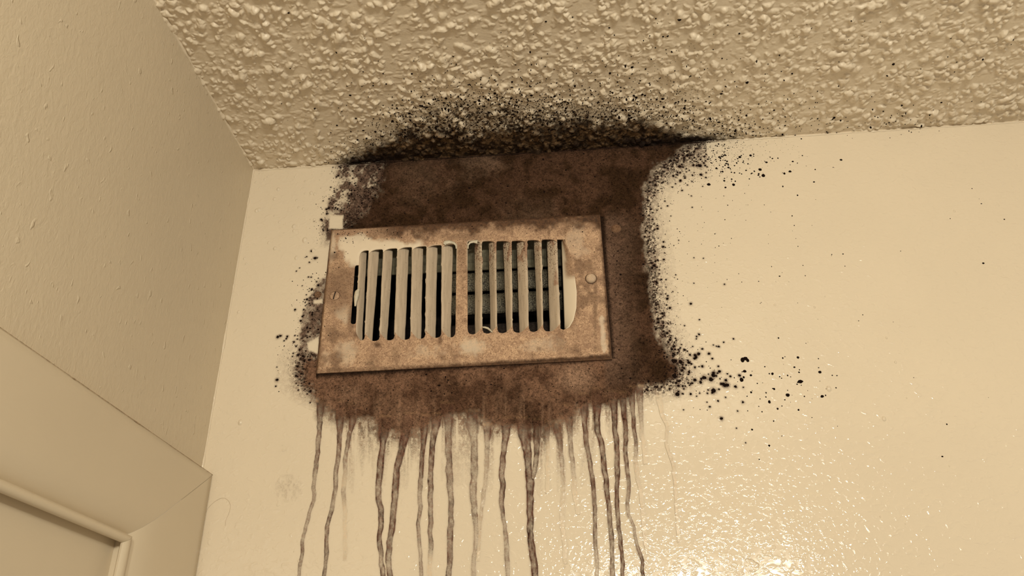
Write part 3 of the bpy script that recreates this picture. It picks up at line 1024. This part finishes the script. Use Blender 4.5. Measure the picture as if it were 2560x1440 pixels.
# drips, one by one
DRC = alb((92, 59, 42))
DRF = alb((176, 132, 84))
for q, (w_, pts) in enumerate(DRIPS):
    pts = np.array(pts)
    pts = np.concatenate([[[pts[0, 0] + (pts[0, 0] - pts[1, 0]) * .6, pts[0, 1] - 26, pts[0, 2]]], pts])
    if pts[-1, 1] > 1440:      # the run goes on below the picture and dries out
        sl = (pts[-1, 0] - pts[-2, 0]) / (pts[-1, 1] - pts[-2, 1]) * .5
        pts = np.concatenate([pts, [[pts[-1, 0] + sl * (70 + 9 * (q % 5)), pts[-1, 1] + 70 + 9 * (q % 5), pts[-1, 2] * .8],
                                    [pts[-1, 0] + sl * (150 + 23 * (q % 4)), pts[-1, 1] + 150 + 23 * (q % 4), 0.0]]])
    seg = np.concatenate([[0], np.cumsum(np.hypot(*np.diff(pts[:, :2], axis=0).T))])
    t = np.arange(0, seg[-1], 1.4)
    # smooth interpolation
    cu = np.interp(t, seg, pts[:, 0])
    cv = np.interp(t, seg, pts[:, 1])
    al = np.interp(t, seg, pts[:, 2])
    al = al * sstep(0, 24, t)
    ker = np.hanning(17)
    ker /= ker.sum()
    cu = np.convolve(np.pad(cu, 8, 'edge'), ker, 'valid')
    cv = np.convolve(np.pad(cv, 8, 'edge'), ker, 'valid')
    cu = cu + (fbm(t / 22, t * 0 + q * 7.7, 2, 2) - .5) * 4
    hw = w_ * 0.57 * (0.86 + 0.42 * (fbm(t / 26, t * 0 + q * 3.1, 4, 2) - .3)) * (1 + 0.7 * sstep(95, 15, t))
    hw = hw * (1 - 0.25 * sstep(0, 430, t))
    c = np.linspace(-1, 1, 15)
    U = cu[:, None] + hw[:, None] * c[None] * 1.18 + 0.5 * (fbm(t[:, None] / 6 + c * 0, c[None] * 2 + q, 1, 2) - .5)
    Vv = cv[:, None] + 0 * c[None]
    ca = np.abs(c)[None] * 1.18
    prof = sstep(1.12, 0.86, ca) * (0.84 + 0.26 * sstep(0.35, 0.85, ca))
    mott = 0.55 + 0.8 * fbm(U / 7, Vv / 14, 8, 3) - 0.05
    A = np.clip((al[:, None] ** 0.85) * prof * mott * 1.18, 0, 1)
    faint = sstep(0.42, 0.15, al)[:, None, None]
    tint = DRC * (1 - faint) + DRF * faint
    dk = sstep(0.45, 0.75, fbm(U / 16, Vv / 28, 10, 3))[..., None]
    tint = tint * (1 - dk * .35)
    bgst = wall_stain(U, Vv)
    na = A + bgst[..., 3] * (1 - A)
    wgt = (A / np.maximum(na, 1e-4))[..., None]
    wgt = wgt * np.where(bgst[..., 3] > .85, 0.35, 1)[..., None]
    rgb = bgst[..., :3] * (1 - wgt) + tint * wgt
    P = on_y(U, Vv, YW - 0.00034 - 0.00002 * q)
    P[..., 1] -= 0.0002 * np.clip(al[:, None] * (1 - ca ** 2), 0, 1)
    st = np.concatenate([rgb, na[..., None]], -1).reshape(-1, 4)
    me = mesh_np('drip_streak', P.reshape(-1, 3), grid_faces(len(t), 15), {'stain': st})
    link('drip_streak', me, M_DRIP, mold)

# ------------------------------------------------------------------ vent: faceplate
vent = bpy.data.objects.new('wall_vent', None)
vent.location = (0, 0, 0)
COL.objects.link(vent)
tag(vent, 'rusty cream metal air vent with two banks of vertical louvers on the wall', 'vent')

PST = 0.00075
nx = int(round((PX1 - PX0) / PST)) + 1
nz = int(round((PZ1 - PZ0) / PST)) + 1
gx, gz = np.meshgrid(np.linspace(PX0, PX1, nx), np.linspace(PZ0, PZ1, nz), indexing='ij')
P = np.stack([gx, np.full_like(gx, YP), gz], -1)
uv = proj(P)
U, V_ = uv[..., 0].copy(), uv[..., 1].copy()
d = window_sdf(U, V_)
for _ in range(3):
    e = 0.5
    gu = (window_sdf(U + e, V_) - window_sdf(U - e, V_)) / (2 * e)
    gv = (window_sdf(U, V_ + e) - window_sdf(U, V_ - e)) / (2 * e)
    g = np.maximum(np.hypot(gu, gv), 0.3)
    near = np.abs(d) < 1.35
    U = np.where(near, U - d * gu / g ** 2, U)
    V_ = np.where(near, V_ - d * gv / g ** 2, V_)
    d = window_sdf(U, V_)
P = on_y(U, V_, YP)
FP = grid_faces(nx, nz)
cu = U.reshape(-1)[FP].mean(1)
cvv = V_.reshape(-1)[FP].mean(1)
FP = FP[window_sdf(cu, cvv) > 0]
edge = np.minimum(np.minimum(gx - PX0, PX1 - gx), np.minimum(gz - PZ0, PZ1 - gz))
P[..., 1] += 0.0034 * sstep(0.0042, 0.0, edge) ** 1.2
P[..., 1] += (fbm(gx * 25, gz * 25, 3, 2) - .5) * 0.0006
P[..., 1] += 0.0006 * sstep(7, 0, d)          # stamped lips dip in a little
# rust and grime masks, plus the dark edge seam
n1 = fbm(U / 30, V_ / 30, 1)
n2 = fbm(U / 9, V_ / 9, 6)
n3 = fbm(U / 70, V_ / 70, 3)
rust = 0.90 + 0 * U
clean = [
    (sdf_poly(U, V_, [(850, 592), (905, 588), (960, 600), (1050, 606), (1060, 640), (900, 645), (895, 660), (880, 662), (862, 645), (848, 622)]), 16, 1.0),
    (np.hypot((U - 866) / 1.2, V_ - 880) - 26, 30, .45),
    (np.hypot((U - 815) / 1.0, (V_ - 890) / 1.4) - 12, 30, .35),
    (np.hypot((U - 1172) / 1.5, (V_ - 868) / 0.9) - 22, 26, .55),
    (np.hypot((U - 1060) / 2.2, (V_ - 880) / 0.8) - 18, 36, .35),
    (np.hypot((U - 1350) / 2.4, (V_ - 865) / 0.7) - 20, 40, .35),
    (np.hypot((U - 1442) / 1.0, (V_ - 600) / 1.8) - 22, 40, .3),
    (np.hypot((U - 860) / 1.0, (V_ - 790) / 1.2) - 16, 26, .5),
    (np.abs(U - (1507 + (V_ - 830) * 0.07)) + np.maximum(np.abs(V_ - 835) - 40, 0) - 7, 8, .6),
    (np.hypot((U - 830) / .8, (V_ - 610) / 2.6) - 12, 14, .6),
]
for dd_, sw, amt in clean:
    rust = np.minimum(rust, 1 - amt * sstep(sw * .5, -sw * .5, dd_ + (n1 - .5) * sw * 1.4 + (n2 - .5) * sw * .6))
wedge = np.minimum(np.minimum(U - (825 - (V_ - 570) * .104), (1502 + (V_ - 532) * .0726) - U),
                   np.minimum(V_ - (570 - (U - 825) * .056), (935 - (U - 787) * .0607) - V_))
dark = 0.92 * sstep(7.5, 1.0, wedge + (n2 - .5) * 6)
topd = V_ - (570 - (U - 825) * .056)
dark = np.maximum(dark, 0.95 * sstep(44, 12, topd + (n1 - .5) * 46 + (n2 - .5) * 22) * (0.15 + 0.85 * sstep(900, 1010, U)))
for (cx_, cy_, rx, ry, st) in ((1418, 672, 16, 16, .75), (878, 800, 10, 40, .6), (895, 836, 16, 12, .8), (944, 862, 10, 8, .8), (1100, 850, 5, 14, .7),
                               (990, 890, 14, 26, .35), (840, 725, 44, 56, .5), (858, 690, 26, 22, .45), (880, 720, 16, 50, .4), (852, 838, 22, 10, .45), (1402, 850, 12, 40, .35), (1155, 640, 12, 40, .35), (1488, 760, 5, 90, .5),
                               (1280, 575, 4, 18, .55), (1372, 580, 3, 10, .6), (835, 640, 14, 12, .55), (1150, 590, 60, 12, .4), (1430, 800, 14, 30, .35)):
    dark = np.maximum(dark, st * sstep(1.5, .2, np.hypot((U - cx_) / rx, (V_ - cy_) / ry) + (n1 - .5) * .9))
dark = np.maximum(dark, 0.5 * sstep(0.52, 0.70, n3) * sstep(0.4, .6, n1))
rust = np.maximum(rust, 0)
lip = sstep(3.2, 0.5, d)
rust = rust * (1 - 0.55 * lip * sstep(700, 640, V_) * sstep(1230, 1190, U) * (U > 905))
Vp = P.reshape(-1, 3)
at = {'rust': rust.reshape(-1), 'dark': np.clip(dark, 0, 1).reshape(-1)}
Vp, FP, at = compact(Vp, FP, at)
# boundary edges -> skirt (back edge of the sheet)
E = np.concatenate([FP[:, [0, 1]], FP[:, [1, 2]], FP[:, [2, 3]], FP[:, [3, 0]]])
key = np.sort(E, 1)
code = key[:, 0].astype(np.int64) * len(Vp) + key[:, 1]
uq, inv, cnt = np.unique(code, return_inverse=True, return_counts=True)
BE = E[cnt[inv] == 1]
bv = np.unique(BE)
mp = np.full(len(Vp), -1)
mp[bv] = len(Vp) + np.arange(len(bv))
back = Vp[bv].copy()
outer = (np.abs(back[:, 0] - PX0) < .0004) | (np.abs(back[:, 0] - PX1) < .0004) | (np.abs(back[:, 2] - PZ0) < .0004) | (np.abs(back[:, 2] - PZ1) < .0004)
back[:, 1] += np.where(outer, YW - 0.0002 - back[:, 1], 0.0011)
SK = np.stack([BE[:, 1], BE[:, 0], mp[BE[:, 0]], mp[BE[:, 1]]], 1)
at = {'rust': np.concatenate([at['rust'], at['rust'][bv]]), 'dark': np.concatenate([at['dark'], np.where(outer, 1.0, at['dark'][bv])])}
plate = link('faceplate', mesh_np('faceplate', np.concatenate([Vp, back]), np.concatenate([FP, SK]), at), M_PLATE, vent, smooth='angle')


# ------------------------------------------------------------------ vent: louvers
def louver_mat(name, rusty):
    mt, nt, bs = new_mat(name)
    v = coords(nt)
    n = noise(nt, coords(nt, (1, 1, 0.12)), 350.0, 3, 0.6)
    base = mixc(nt, maprange(nt, n, 0.3, 0.7), alb((176, 146, 111)), alb((194, 162, 124)))
    sp1 = noise(nt, coords(nt, (1, 1, .8)), 700.0, 3, 0.7)
    base = mixc(nt, maprange(nt, sp1, 0.64, 0.70, 0, 0.85), base, alb((104, 68, 44)))
    if rusty:
        big = noise(nt, coords(nt, (1, 1, .3)), 130.0, 3, 0.6, 0.5)
        pos = nd(nt, 'ShaderNodeSeparateXYZ')
        nt.links.new(v, pos.inputs[0])
        up = maprange(nt, pos.outputs['Z'], 2.22, 2.33, -0.14, 0.10)
        base = mixc(nt, maprange(nt, mth(nt, 'ADD', big, up), 0.55, 0.68, 0, 0.8), base, alb((150, 104, 72)))
        base = mixc(nt, maprange(nt, mth(nt, 'ADD', sp1, mth(nt, 'MULTIPLY', up, .7)), 0.58, 0.63, 0, 0.9), base, alb((84, 50, 32)))
    nt.links.new(base, bs.inputs['Base Color'])
    bs.inputs['Roughness'].default_value = 0.42
    nt.links.new(bump(nt, n, 0.00035), bs.inputs['Normal'])
    return mt


M_LOUV = louver_mat('cream_louver_paint', False)
M_LOUV_R = louver_mat('rust_speckled_louver_paint', True)
DEP = 0.0085
# front edge (top u,v, bottom u,v), back edge (top, bottom)
LOUV = [
    # left bank: front at the left
    ((899, 629, 888.5, 838), (916.5, 630, 905, 849), 'L'),
    ((922, 624, 912, 832), (948, 627, 930, 856), 'L'),
    ((957.5, 623, 949, 834), (982, 626, 967, 856), 'L'),
    ((993, 620, 985.5, 830), (1022, 623, 1012, 853), 'L'),
    ((1030, 617, 1026, 832), (1058, 620, 1052, 852), 'L'),
    ((1066, 614, 1063, 826), (1093.5, 617, 1088, 849), 'L'),
    ((1104, 606, 1103, 826), (1132, 614, 1126.5, 847), 'L'),
    # right bank: front at the right
    ((1205, 604, 1206, 824), (1187, 601, 1188, 842), 'R'),
    ((1241, 604, 1243, 820), (1222, 602, 1227, 838), 'R'),
    ((1279, 604, 1282, 824), (1258, 602, 1267, 838), 'R'),
    ((1318, 602, 1322, 822), (1292, 601, 1299, 838), 'R'),
    ((1354, 601, 1358, 818), (1335, 600, 1345, 834), 'R'),
    ((1393, 598, 1401, 818), (1368, 598, 1375, 834), 'R'),
]
for q, (fr_, bk, side) in enumerate(LOUV):
    nt_, nc_ = 60, 16
    t = np.linspace(-0.03, 1.03, nt_)[:, None]
    c = np.linspace(0, 1, nc_)[None]
    fu = fr_[0] + (fr_[2] - fr_[0]) * t
    fv = fr_[1] + (fr_[3] - fr_[1]) * t
    bu = bk[0] + (bk[2] - bk[0]) * t
    bvv = bk[1] + (bk[3] - bk[1]) * t
    rag = (fbm(t * 7 + q * 3.3, t * 0 + q, 2, 3) - .5) * 2.6 + 2.2 * sstep(.72, .85, fbm(t * 16 + q * 5, t * 0 + q, 5, 2))
    sgn = -1 if side == 'L' else 1
    fu = fu + sgn * rag * 0.7
    A = on_y(fu, fv, YP + 0.0018)
    B = on_y(bu + (fbm(t * 9 + q, t * 0 + 3 + q, 7, 2) - .5) * 1.5, bvv, YP + DEP)
    prof = sstep(0.0, 1.0, c) * 0.35 + 0.65 * c
    dprof = np.clip((c - 0.20) / 0.80, 0, 1) ** 1.1
    X = A[..., 0] * (1 - c) + B[..., 0] * c
    Z = A[..., 2] * (1 - c) + B[..., 2] * c
    Y = A[..., 1] + (B[..., 1] - A[..., 1]) * dprof
    # rounded upper outer corner, cut lower corner
    Z = Z - 0.0035 * (c ** 4) * sstep(0.10, -0.02, t)
    # upper end sweeps up into the plate
    Y = Y - 0.0 * c
    Pm = np.stack([X, Y, Z], -1).reshape(-1, 3)
    me = mesh_np('louver', Pm, grid_faces(nt_, nc_, flip=(side == 'R')))
    o = link('louver', me, M_LOUV if side == 'L' else M_LOUV_R, vent)
    sm = o.modifiers.new('thick', 'SOLIDIFY')
    sm.thickness = 0.0010
    sm.offset = 0.0

# the end louver at the right, a scooped half blade
ys = np.linspace(599, 822, 50)
arc_v = np.array([598, 620, 640, 690, 730, 770, 800, 818, 824.])
arc_u = np.array([1408, 1418, 1424, 1436, 1441, 1440, 1433, 1422, 1410.])
ru = np.interp(ys, arc_v, arc_u)
lu = 1404 + (ys - 598) / 225 * 8
c = np.linspace(0, 1, 14)[None]
Fv_ = on_y(ru + 1.0, ys, YP + .0002)[:, None]
Bv_ = on_y(lu, ys + 2, YP + 0.0075)[:, None]
cc = c[..., None]
Pm = Fv_ * (1 - cc) + Bv_ * cc
Pm[..., 1] = Fv_[..., 1] + (Bv_[..., 1] - Fv_[..., 1]) * (c ** 1.2)
sc_r = np.clip(sstep(700, 672, ys[:, None] + (fbm(c * 3 + 0 * ys[:, None], ys[:, None] / 12, 2, 3) - .5) * 30), 0, 1) * sstep(0.75, 0.35, c) * 0.9
sc_r = np.maximum(sc_r, 0.9 * sstep(30, 12, np.abs(ys[:, None] - 672)) * sstep(.95, .5, c))
o = link('louver', mesh_np('louver', Pm.reshape(-1, 3), grid_faces(50, 14, flip=True), {'rust': sc_r.reshape(-1), 'dark': sc_r.reshape(-1) * 0.25}), M_PLATE, vent)
sm = o.modifiers.new('thick', 'SOLIDIFY')
sm.thickness = 0.0009
sm.offset = 0.0

# ------------------------------------------------------------------ vent: duct behind, damper blades
M_DUCT = simple_mat('dusty_grey_duct_metal', alb((104, 91, 65)), 0.8, 220.0, 0.25)
M_DUCT_SHADE = simple_mat('shade_dark_duct_metal', alb((30, 21, 14)), 0.95, 300.0, 0.5)  # near-black base colour puts the duct's inner shade into the paint


def damper_material():
    mt, nt, bs = new_mat('mould_speckled_grey_metal')
    v = coords(nt)
    n = noise(nt, v, 850.0, 4, 0.75, 0.5)
    n2 = noise(nt, v, 90.0, 2, 0.6)
    base = mixc(nt, maprange(nt, n2, 0.3, 0.7), alb((104, 90, 66)), alb((132, 116, 86)))
    k = maprange(nt, mth(nt, 'ADD', n, mth(nt, 'MULTIPLY', n2, 0.25)), 0.58, 0.68, 0, 0.92)
    base = mixc(nt, k, base, alb((22, 14, 10)))
    nt.links.new(base, bs.inputs['Base Color'])
    bs.inputs['Roughness'].default_value = 0.7
    return mt


M_DAMP = damper_material()
DY1 = YW + 0.16
hx0, hx1, hz0, hz1 = HX0, HX1, HZ0, HZ1
V = [(x, y, z) for x in (hx0, hx1) for y in (YW + .0006, DY1) for z in (hz0, hz1)]
F = np.array([(0, 1, 3, 2), (4, 6, 7, 5), (0, 2, 6, 4), (1, 5, 7, 3), (2, 3, 7, 6)])
link('duct_box', mesh_np('duct_box', V, F), M_DUCT_SHADE, vent, smooth=False)
YD = YW + 0.026


def slat(name, u0, u1, vt, vb, y, bulge, mat, thick=0.0014):
    """horizontal blade whose upper and lower edges are met at pixel rows vt and vb (at u = 1285)"""
    zt = on_y(1285., float(vt), y)[2]
    zb = on_y(1285., float(vb), y)[2]
    x0 = on_y(float(u0), 720., y)[0]
    x1 = on_y(float(u1), 720., y)[0]
    n = 9
    zz = np.linspace(zt, zb, n)
    s = np.linspace(-1, 1, n)
    yy = y - bulge * (1 - s ** 2)
    xx = np.linspace(x0, x1, 12)
    V = np.stack([np.repeat(xx[:, None], n, 1), np.repeat(yy[None], 12, 0), np.repeat(zz[None], 12, 0)], -1).reshape(-1, 3)
    o = link(name, mesh_np(name, V, grid_faces(12, n)), mat, vent)
    sm = o.modifiers.new('thick', 'SOLIDIFY')
    sm.thickness = thick
    sm.offset = 0.0
    return o


slat('damper_rail', 880, 1412, 652, 671, YD - 0.002, 0.0, M_DUCT, 0.003)
x0_, x1_ = on_y(880., 700., YD)[0], on_y(1412., 700., YD)[0]
za_, zb_ = on_y(1285., 590., YW + .010)[2], on_y(1285., 653., YD)[2]
V = [(x0_, YW + .010, za_), (x1_, YW + .010, za_), (x1_, YD, zb_), (x0_, YD, zb_)]
o = link('duct_light_plate', mesh_np('duct_light_plate', V, np.array([(0, 3, 2, 1)])), M_DUCT, vent, smooth=False)  # sloped plate added to catch lamp light for the dim duct top
sm = o.modifiers.new('thick', 'SOLIDIFY')
sm.thickness = 0.001
sm.offset = 0.0
slat('damper_blade', 1120, 1405, 678, 724, YD, 0.003, M_DAMP)
slat('damper_blade', 1120, 1405, 732, 781, YD, 0.003, M_DAMP)
slat('damper_blade', 1120, 1405, 806, 868, YD + 0.03, 0.003, simple_mat('dark_brown_metal', alb((46, 32, 22)), .9, 500., .6))  # dark brown, deeper in tone than the two blades above


# ------------------------------------------------------------------ vent: screws
def screw(u, v, r, dome, slot_angle, mat, mat_slot, label=None):
    P0 = on_y(float(u), float(v), YP)
    r = r * 0.00041
    n, k = 28, 8
    th = np.linspace(0, 2 * np.pi, n, endpoint=False)
    rad = np.array([1.28, 1.03, 1.0, .93, .8, .6, .35, .12]) * r
    hh = np.array([-0.0002, 0.00015, 0.28 * dome, 0.55 * dome, .75 * dome, .9 * dome, .98 * dome, dome])
    V = []
    for a, h_ in zip(rad, hh):
        V += [(P0[0] + a * math.cos(x), YP - h_, P0[2] + a * math.sin(x)) for x in th]
    V.append((P0[0], YP - dome, P0[2]))
    F = [(i * n + j, i * n + (j + 1) % n, (i + 1) * n + (j + 1) % n, (i + 1) * n + j) for i in range(k - 1) for j in range(n)]
    T = [((k - 1) * n + j, (k - 1) * n + (j + 1) % n, k * n) for j in range(n)]
    V = np.array(V)
    at = {'rust': np.full(len(V), 0.85 if slot_angle is not None else 0.6), 'dark': np.full(len(V), 0.04)}
    at['dark'][:2 * n] = .95  # contact shadow painted as a dark ring round the head
    o = link('screw', mesh_np('screw', V, [np.array(F), np.array(T)], at), mat, vent)
    if label:
        o['label'] = label
    if slot_angle is not None:
        c_, s_ = math.cos(slot_angle), math.sin(slot_angle)
        w_, l_ = r * .12, r * .86
        pts = [(-l_, -w_), (l_, -w_), (l_, w_), (-l_, w_)]
        V = [(P0[0] + a * c_ - b * s_, YP - dome - e, P0[2] + a * s_ + b * c_) for e in (0.00008, -dome * .5) for a, b in pts]
        F = np.array([(0, 1, 2, 3), (4, 7, 6, 5), (0, 4, 5, 1), (1, 5, 6, 2), (2, 6, 7, 3), (3, 7, 4, 0)])
        link('screw_slot', mesh_np('screw_slot', V, F), mat_slot, o, smooth=False)  # dark bar laid on the head in place of a cut slot
    return o


M_DARKGAP = simple_mat('dark_brown_slot', alb((40, 24, 14)), .9)
screw(837, 740, 12.5, 0.0016, math.radians(80), M_PLATE, M_DARKGAP, 'rusty slotted screw head at the left end')
screw(1477.5, 696.5, 13, 0.0034, None, M_PLATE, M_DARKGAP, 'rounded painted screw head at the right end')

# flakes of paint peeling at the slots
M_FLAKE = simple_mat('peeling_paint', alb((196, 172, 134)), .5, 300., .15)


def flake(pts_px, y0, curl, name='paint_flake'):
    """curled scrap of paint: list of (u,v) along its spine with half widths"""
    p = np.array(pts_px, float)
    n = 22
    s = np.linspace(0, len(p) - 1, n)
    u = np.interp(s, np.arange(len(p)), p[:, 0])
    v = np.interp(s, np.arange(len(p)), p[:, 1])
    w = np.interp(s, np.arange(len(p)), p[:, 2])
    du = np.gradient(u)
    dv = np.gradient(v)
    L = np.hypot(du, dv)
    nu_, nv_ = -dv / L, du / L
    c = np.linspace(-1, 1, 7)
    U = u[:, None] + nu_[:, None] * w[:, None] * c
    W = v[:, None] + nv_[:, None] * w[:, None] * c
    P = on_y(U, W, y0)
    P[..., 1] -= curl * (1 - c ** 2)[None] * (w / w.max())[:, None]
    o = link(name, mesh_np(name, P.reshape(-1, 3), grid_faces(n, 7)), M_FLAKE, vent)
    sm = o.modifiers.new('thick', 'SOLIDIFY')
    sm.thickness = 0.0005
    sm.offset = 0.0
    return o


flake([(898, 722, 2), (893, 731, 6), (891, 743, 6), (889, 754, 3.5), (888, 766, 1.5)], YP - 0.0012, 0.002)
flake([(1111, 612, 3), (1113, 607, 5), (1122, 605, 4), (1134, 607, 2.6), (1140, 613, 1.8), (1141, 622, 1)], YP - 0.0006, 0.0012)
flake([(1170, 622, 1), (1170, 613, 1.6), (1175, 606.5, 2.2), (1184, 604, 3), (1194, 605, 5)], YP - 0.0006, 0.0012)
flake([(1206, 818, 1), (1212, 818.5, 2), (1220, 821, 2.4), (1227, 827, 1.6), (1231, 831, .6)], YP - 0.0004, 0.0008)

# an old painted-over screw on the wall beside the plate
def wall_nub(u, v, r):
    P0 = on_y(float(u), float(v), YW)
    r = r * .00041
    n = 20
    th = np.linspace(0, 2 * np.pi, n, endpoint=False)
    V = []
    for a, h_ in ((1.15, -.0002), (1, .0009), (.8, .0016), (.62, .0014), (.3, .0011)):
        V += [(P0[0] + a * r * math.cos(x), YW - h_, P0[2] + a * r * math.sin(x)) for x in th]
    V.append((P0[0], YW - .0011, P0[2]))
    F = [(i * n + j, i * n + (j + 1) % n, (i + 1) * n + (j + 1) % n, (i + 1) * n + j) for i in range(4) for j in range(n)]
    T = [(4 * n + j, 4 * n + (j + 1) % n, 5 * n) for j in range(n)]
    V = np.array(V)
    at = {'rust': np.full(len(V), 1.), 'dark': np.full(len(V), .72)}
    return link('wall_screw', mesh_np('wall_screw', V, [np.array(F), np.array(T)], at), M_PLATE)


tag(wall_nub(1540, 572, 12), 'mouldy old screw head in the wall right of the vent', 'screw', 'old wall screws')
tag(wall_nub(795, 737, 9), 'mouldy old screw head in the wall left of the vent', 'screw', 'old wall screws')

# ------------------------------------------------------------------ door casing and door on the left wall
youter = YW - 0.0006
WH = ztop - zin
WL = youter - yin
# profile: distance from the outer edge (0..1), height off the wall
PROF = [(0, 0.0), (0.004, 0.0110), (0.025, 0.0125), (0.10, 0.0126), (0.60, 0.0124), (0.70, 0.0116), (0.79, 0.0092), (0.85, 0.0058), (0.872, 0.0038),
        (0.882, 0.0038), (0.892, 0.0078), (0.905, 0.0102), (0.922, 0.0114), (0.942, 0.0114), (0.96, 0.0104), (0.972, 0.0085), (0.97, 0.0068), (0.945, 0.0052), (0.925, 0.0030), (0.92, -0.006)]


def casing(name, leg):
    n = len(PROF)
    V = []
    if not leg:
        # along y from the mitre towards the camera
        for end in (0, 1):
            for s_, h_ in PROF:
                y = (youter - s_ * WL) if end == 0 else -0.35
                V.append((XL + h_, y, ztop - s_ * WH))
    else:
        for end in (0, 1):
            for s_, h_ in PROF:
                z = (ztop - s_ * WH) if end == 0 else 1.70
                V.append((XL + h_ * 1.02, youter - s_ * WL, z))
    F = [(i, i + 1, n + i + 1, n + i) for i in range(n - 1)]
    if not leg:
        F = [f[::-1] for f in F]
    F = [f[::-1] for f in F]
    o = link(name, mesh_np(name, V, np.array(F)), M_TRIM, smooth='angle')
    return o


head = casing('door_casing_head', False)
leg = casing('door_casing_leg', True)
M_CRACK_SHADOW = simple_mat('crack_shadow_line', alb((168, 136, 98)), .9)
bead('crack_shadow', (XL + 0.0118, -0.35, ztop - 0.0004), (XL + 0.0118, youter, ztop - 0.0004), 0.0003, 500, 21.0, (1, 1), M_CRACK_SHADOW)  # thin brown tube put in for the shadow line of the crack
frame = bpy.data.objects.new('door_frame', None)
COL.objects.link(frame)
head.parent = frame
leg.parent = frame
tag(frame, 'cream painted wooden door casing with mitred corner on the left wall', 'door frame', kind='structure')
door = box_mesh('door_1', XL - 0.045, XL - 0.0012, -0.35, yin + 0.01, 1.70, zin + 0.01)
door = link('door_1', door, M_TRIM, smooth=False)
structure(door)

# ------------------------------------------------------------------ hairs stuck to the paint
M_HAIR = simple_mat('fine_hair', alb((172, 138, 98)), .5)


def hair(pts, r, label):
    p = np.array(pts, float)
    t = np.linspace(0, len(p) - 1, 60)
    uu, vv = np.interp(t, np.arange(len(p)), p[:, 0]), np.interp(t, np.arange(len(p)), p[:, 1])
    ker = np.hanning(9) / np.hanning(9).sum()
    uu = np.convolve(np.pad(uu, 4, 'edge'), ker, 'valid')
    vv = np.convolve(np.pad(vv, 4, 'edge'), ker, 'valid')
    P = on_y(uu, vv, YW - 0.0002)
    T = np.gradient(P, axis=0)
    T /= np.linalg.norm(T, axis=1)[:, None]
    A = np.cross(T, (0, 1., 0))
    k = 6
    th_ = np.linspace(0, 2 * np.pi, k, endpoint=False)
    V = P[:, None] + r * (np.cos(th_)[None, :, None] * A[:, None] + np.sin(th_)[None, :, None] * np.array([0, 1., 0]))
    i, j = np.meshgrid(np.arange(59), np.arange(k), indexing='ij')
    F = np.stack([i * k + j, i * k + (j + 1) % k, (i + 1) * k + (j + 1) % k, (i + 1) * k + j], -1).reshape(-1, 4)
    return tag(link('hair', mesh_np('hair', V.reshape(-1, 3), F), M_HAIR), label, 'hair')


hair([(512, 1288), (520, 1270), (535, 1255), (550, 1246), (562, 1245), (572, 1252), (577, 1265), (572, 1285), (564, 1300), (563, 1316)], 0.00010, 'fine curved hair stuck to the wall beside the door casing')
hair([(1850, 1400), (1868, 1396), (1885, 1402), (1898, 1412), (1896, 1424), (1884, 1430), (1872, 1426)], 0.00010, 'fine looped hair stuck low on the shiny wall right of the drips')
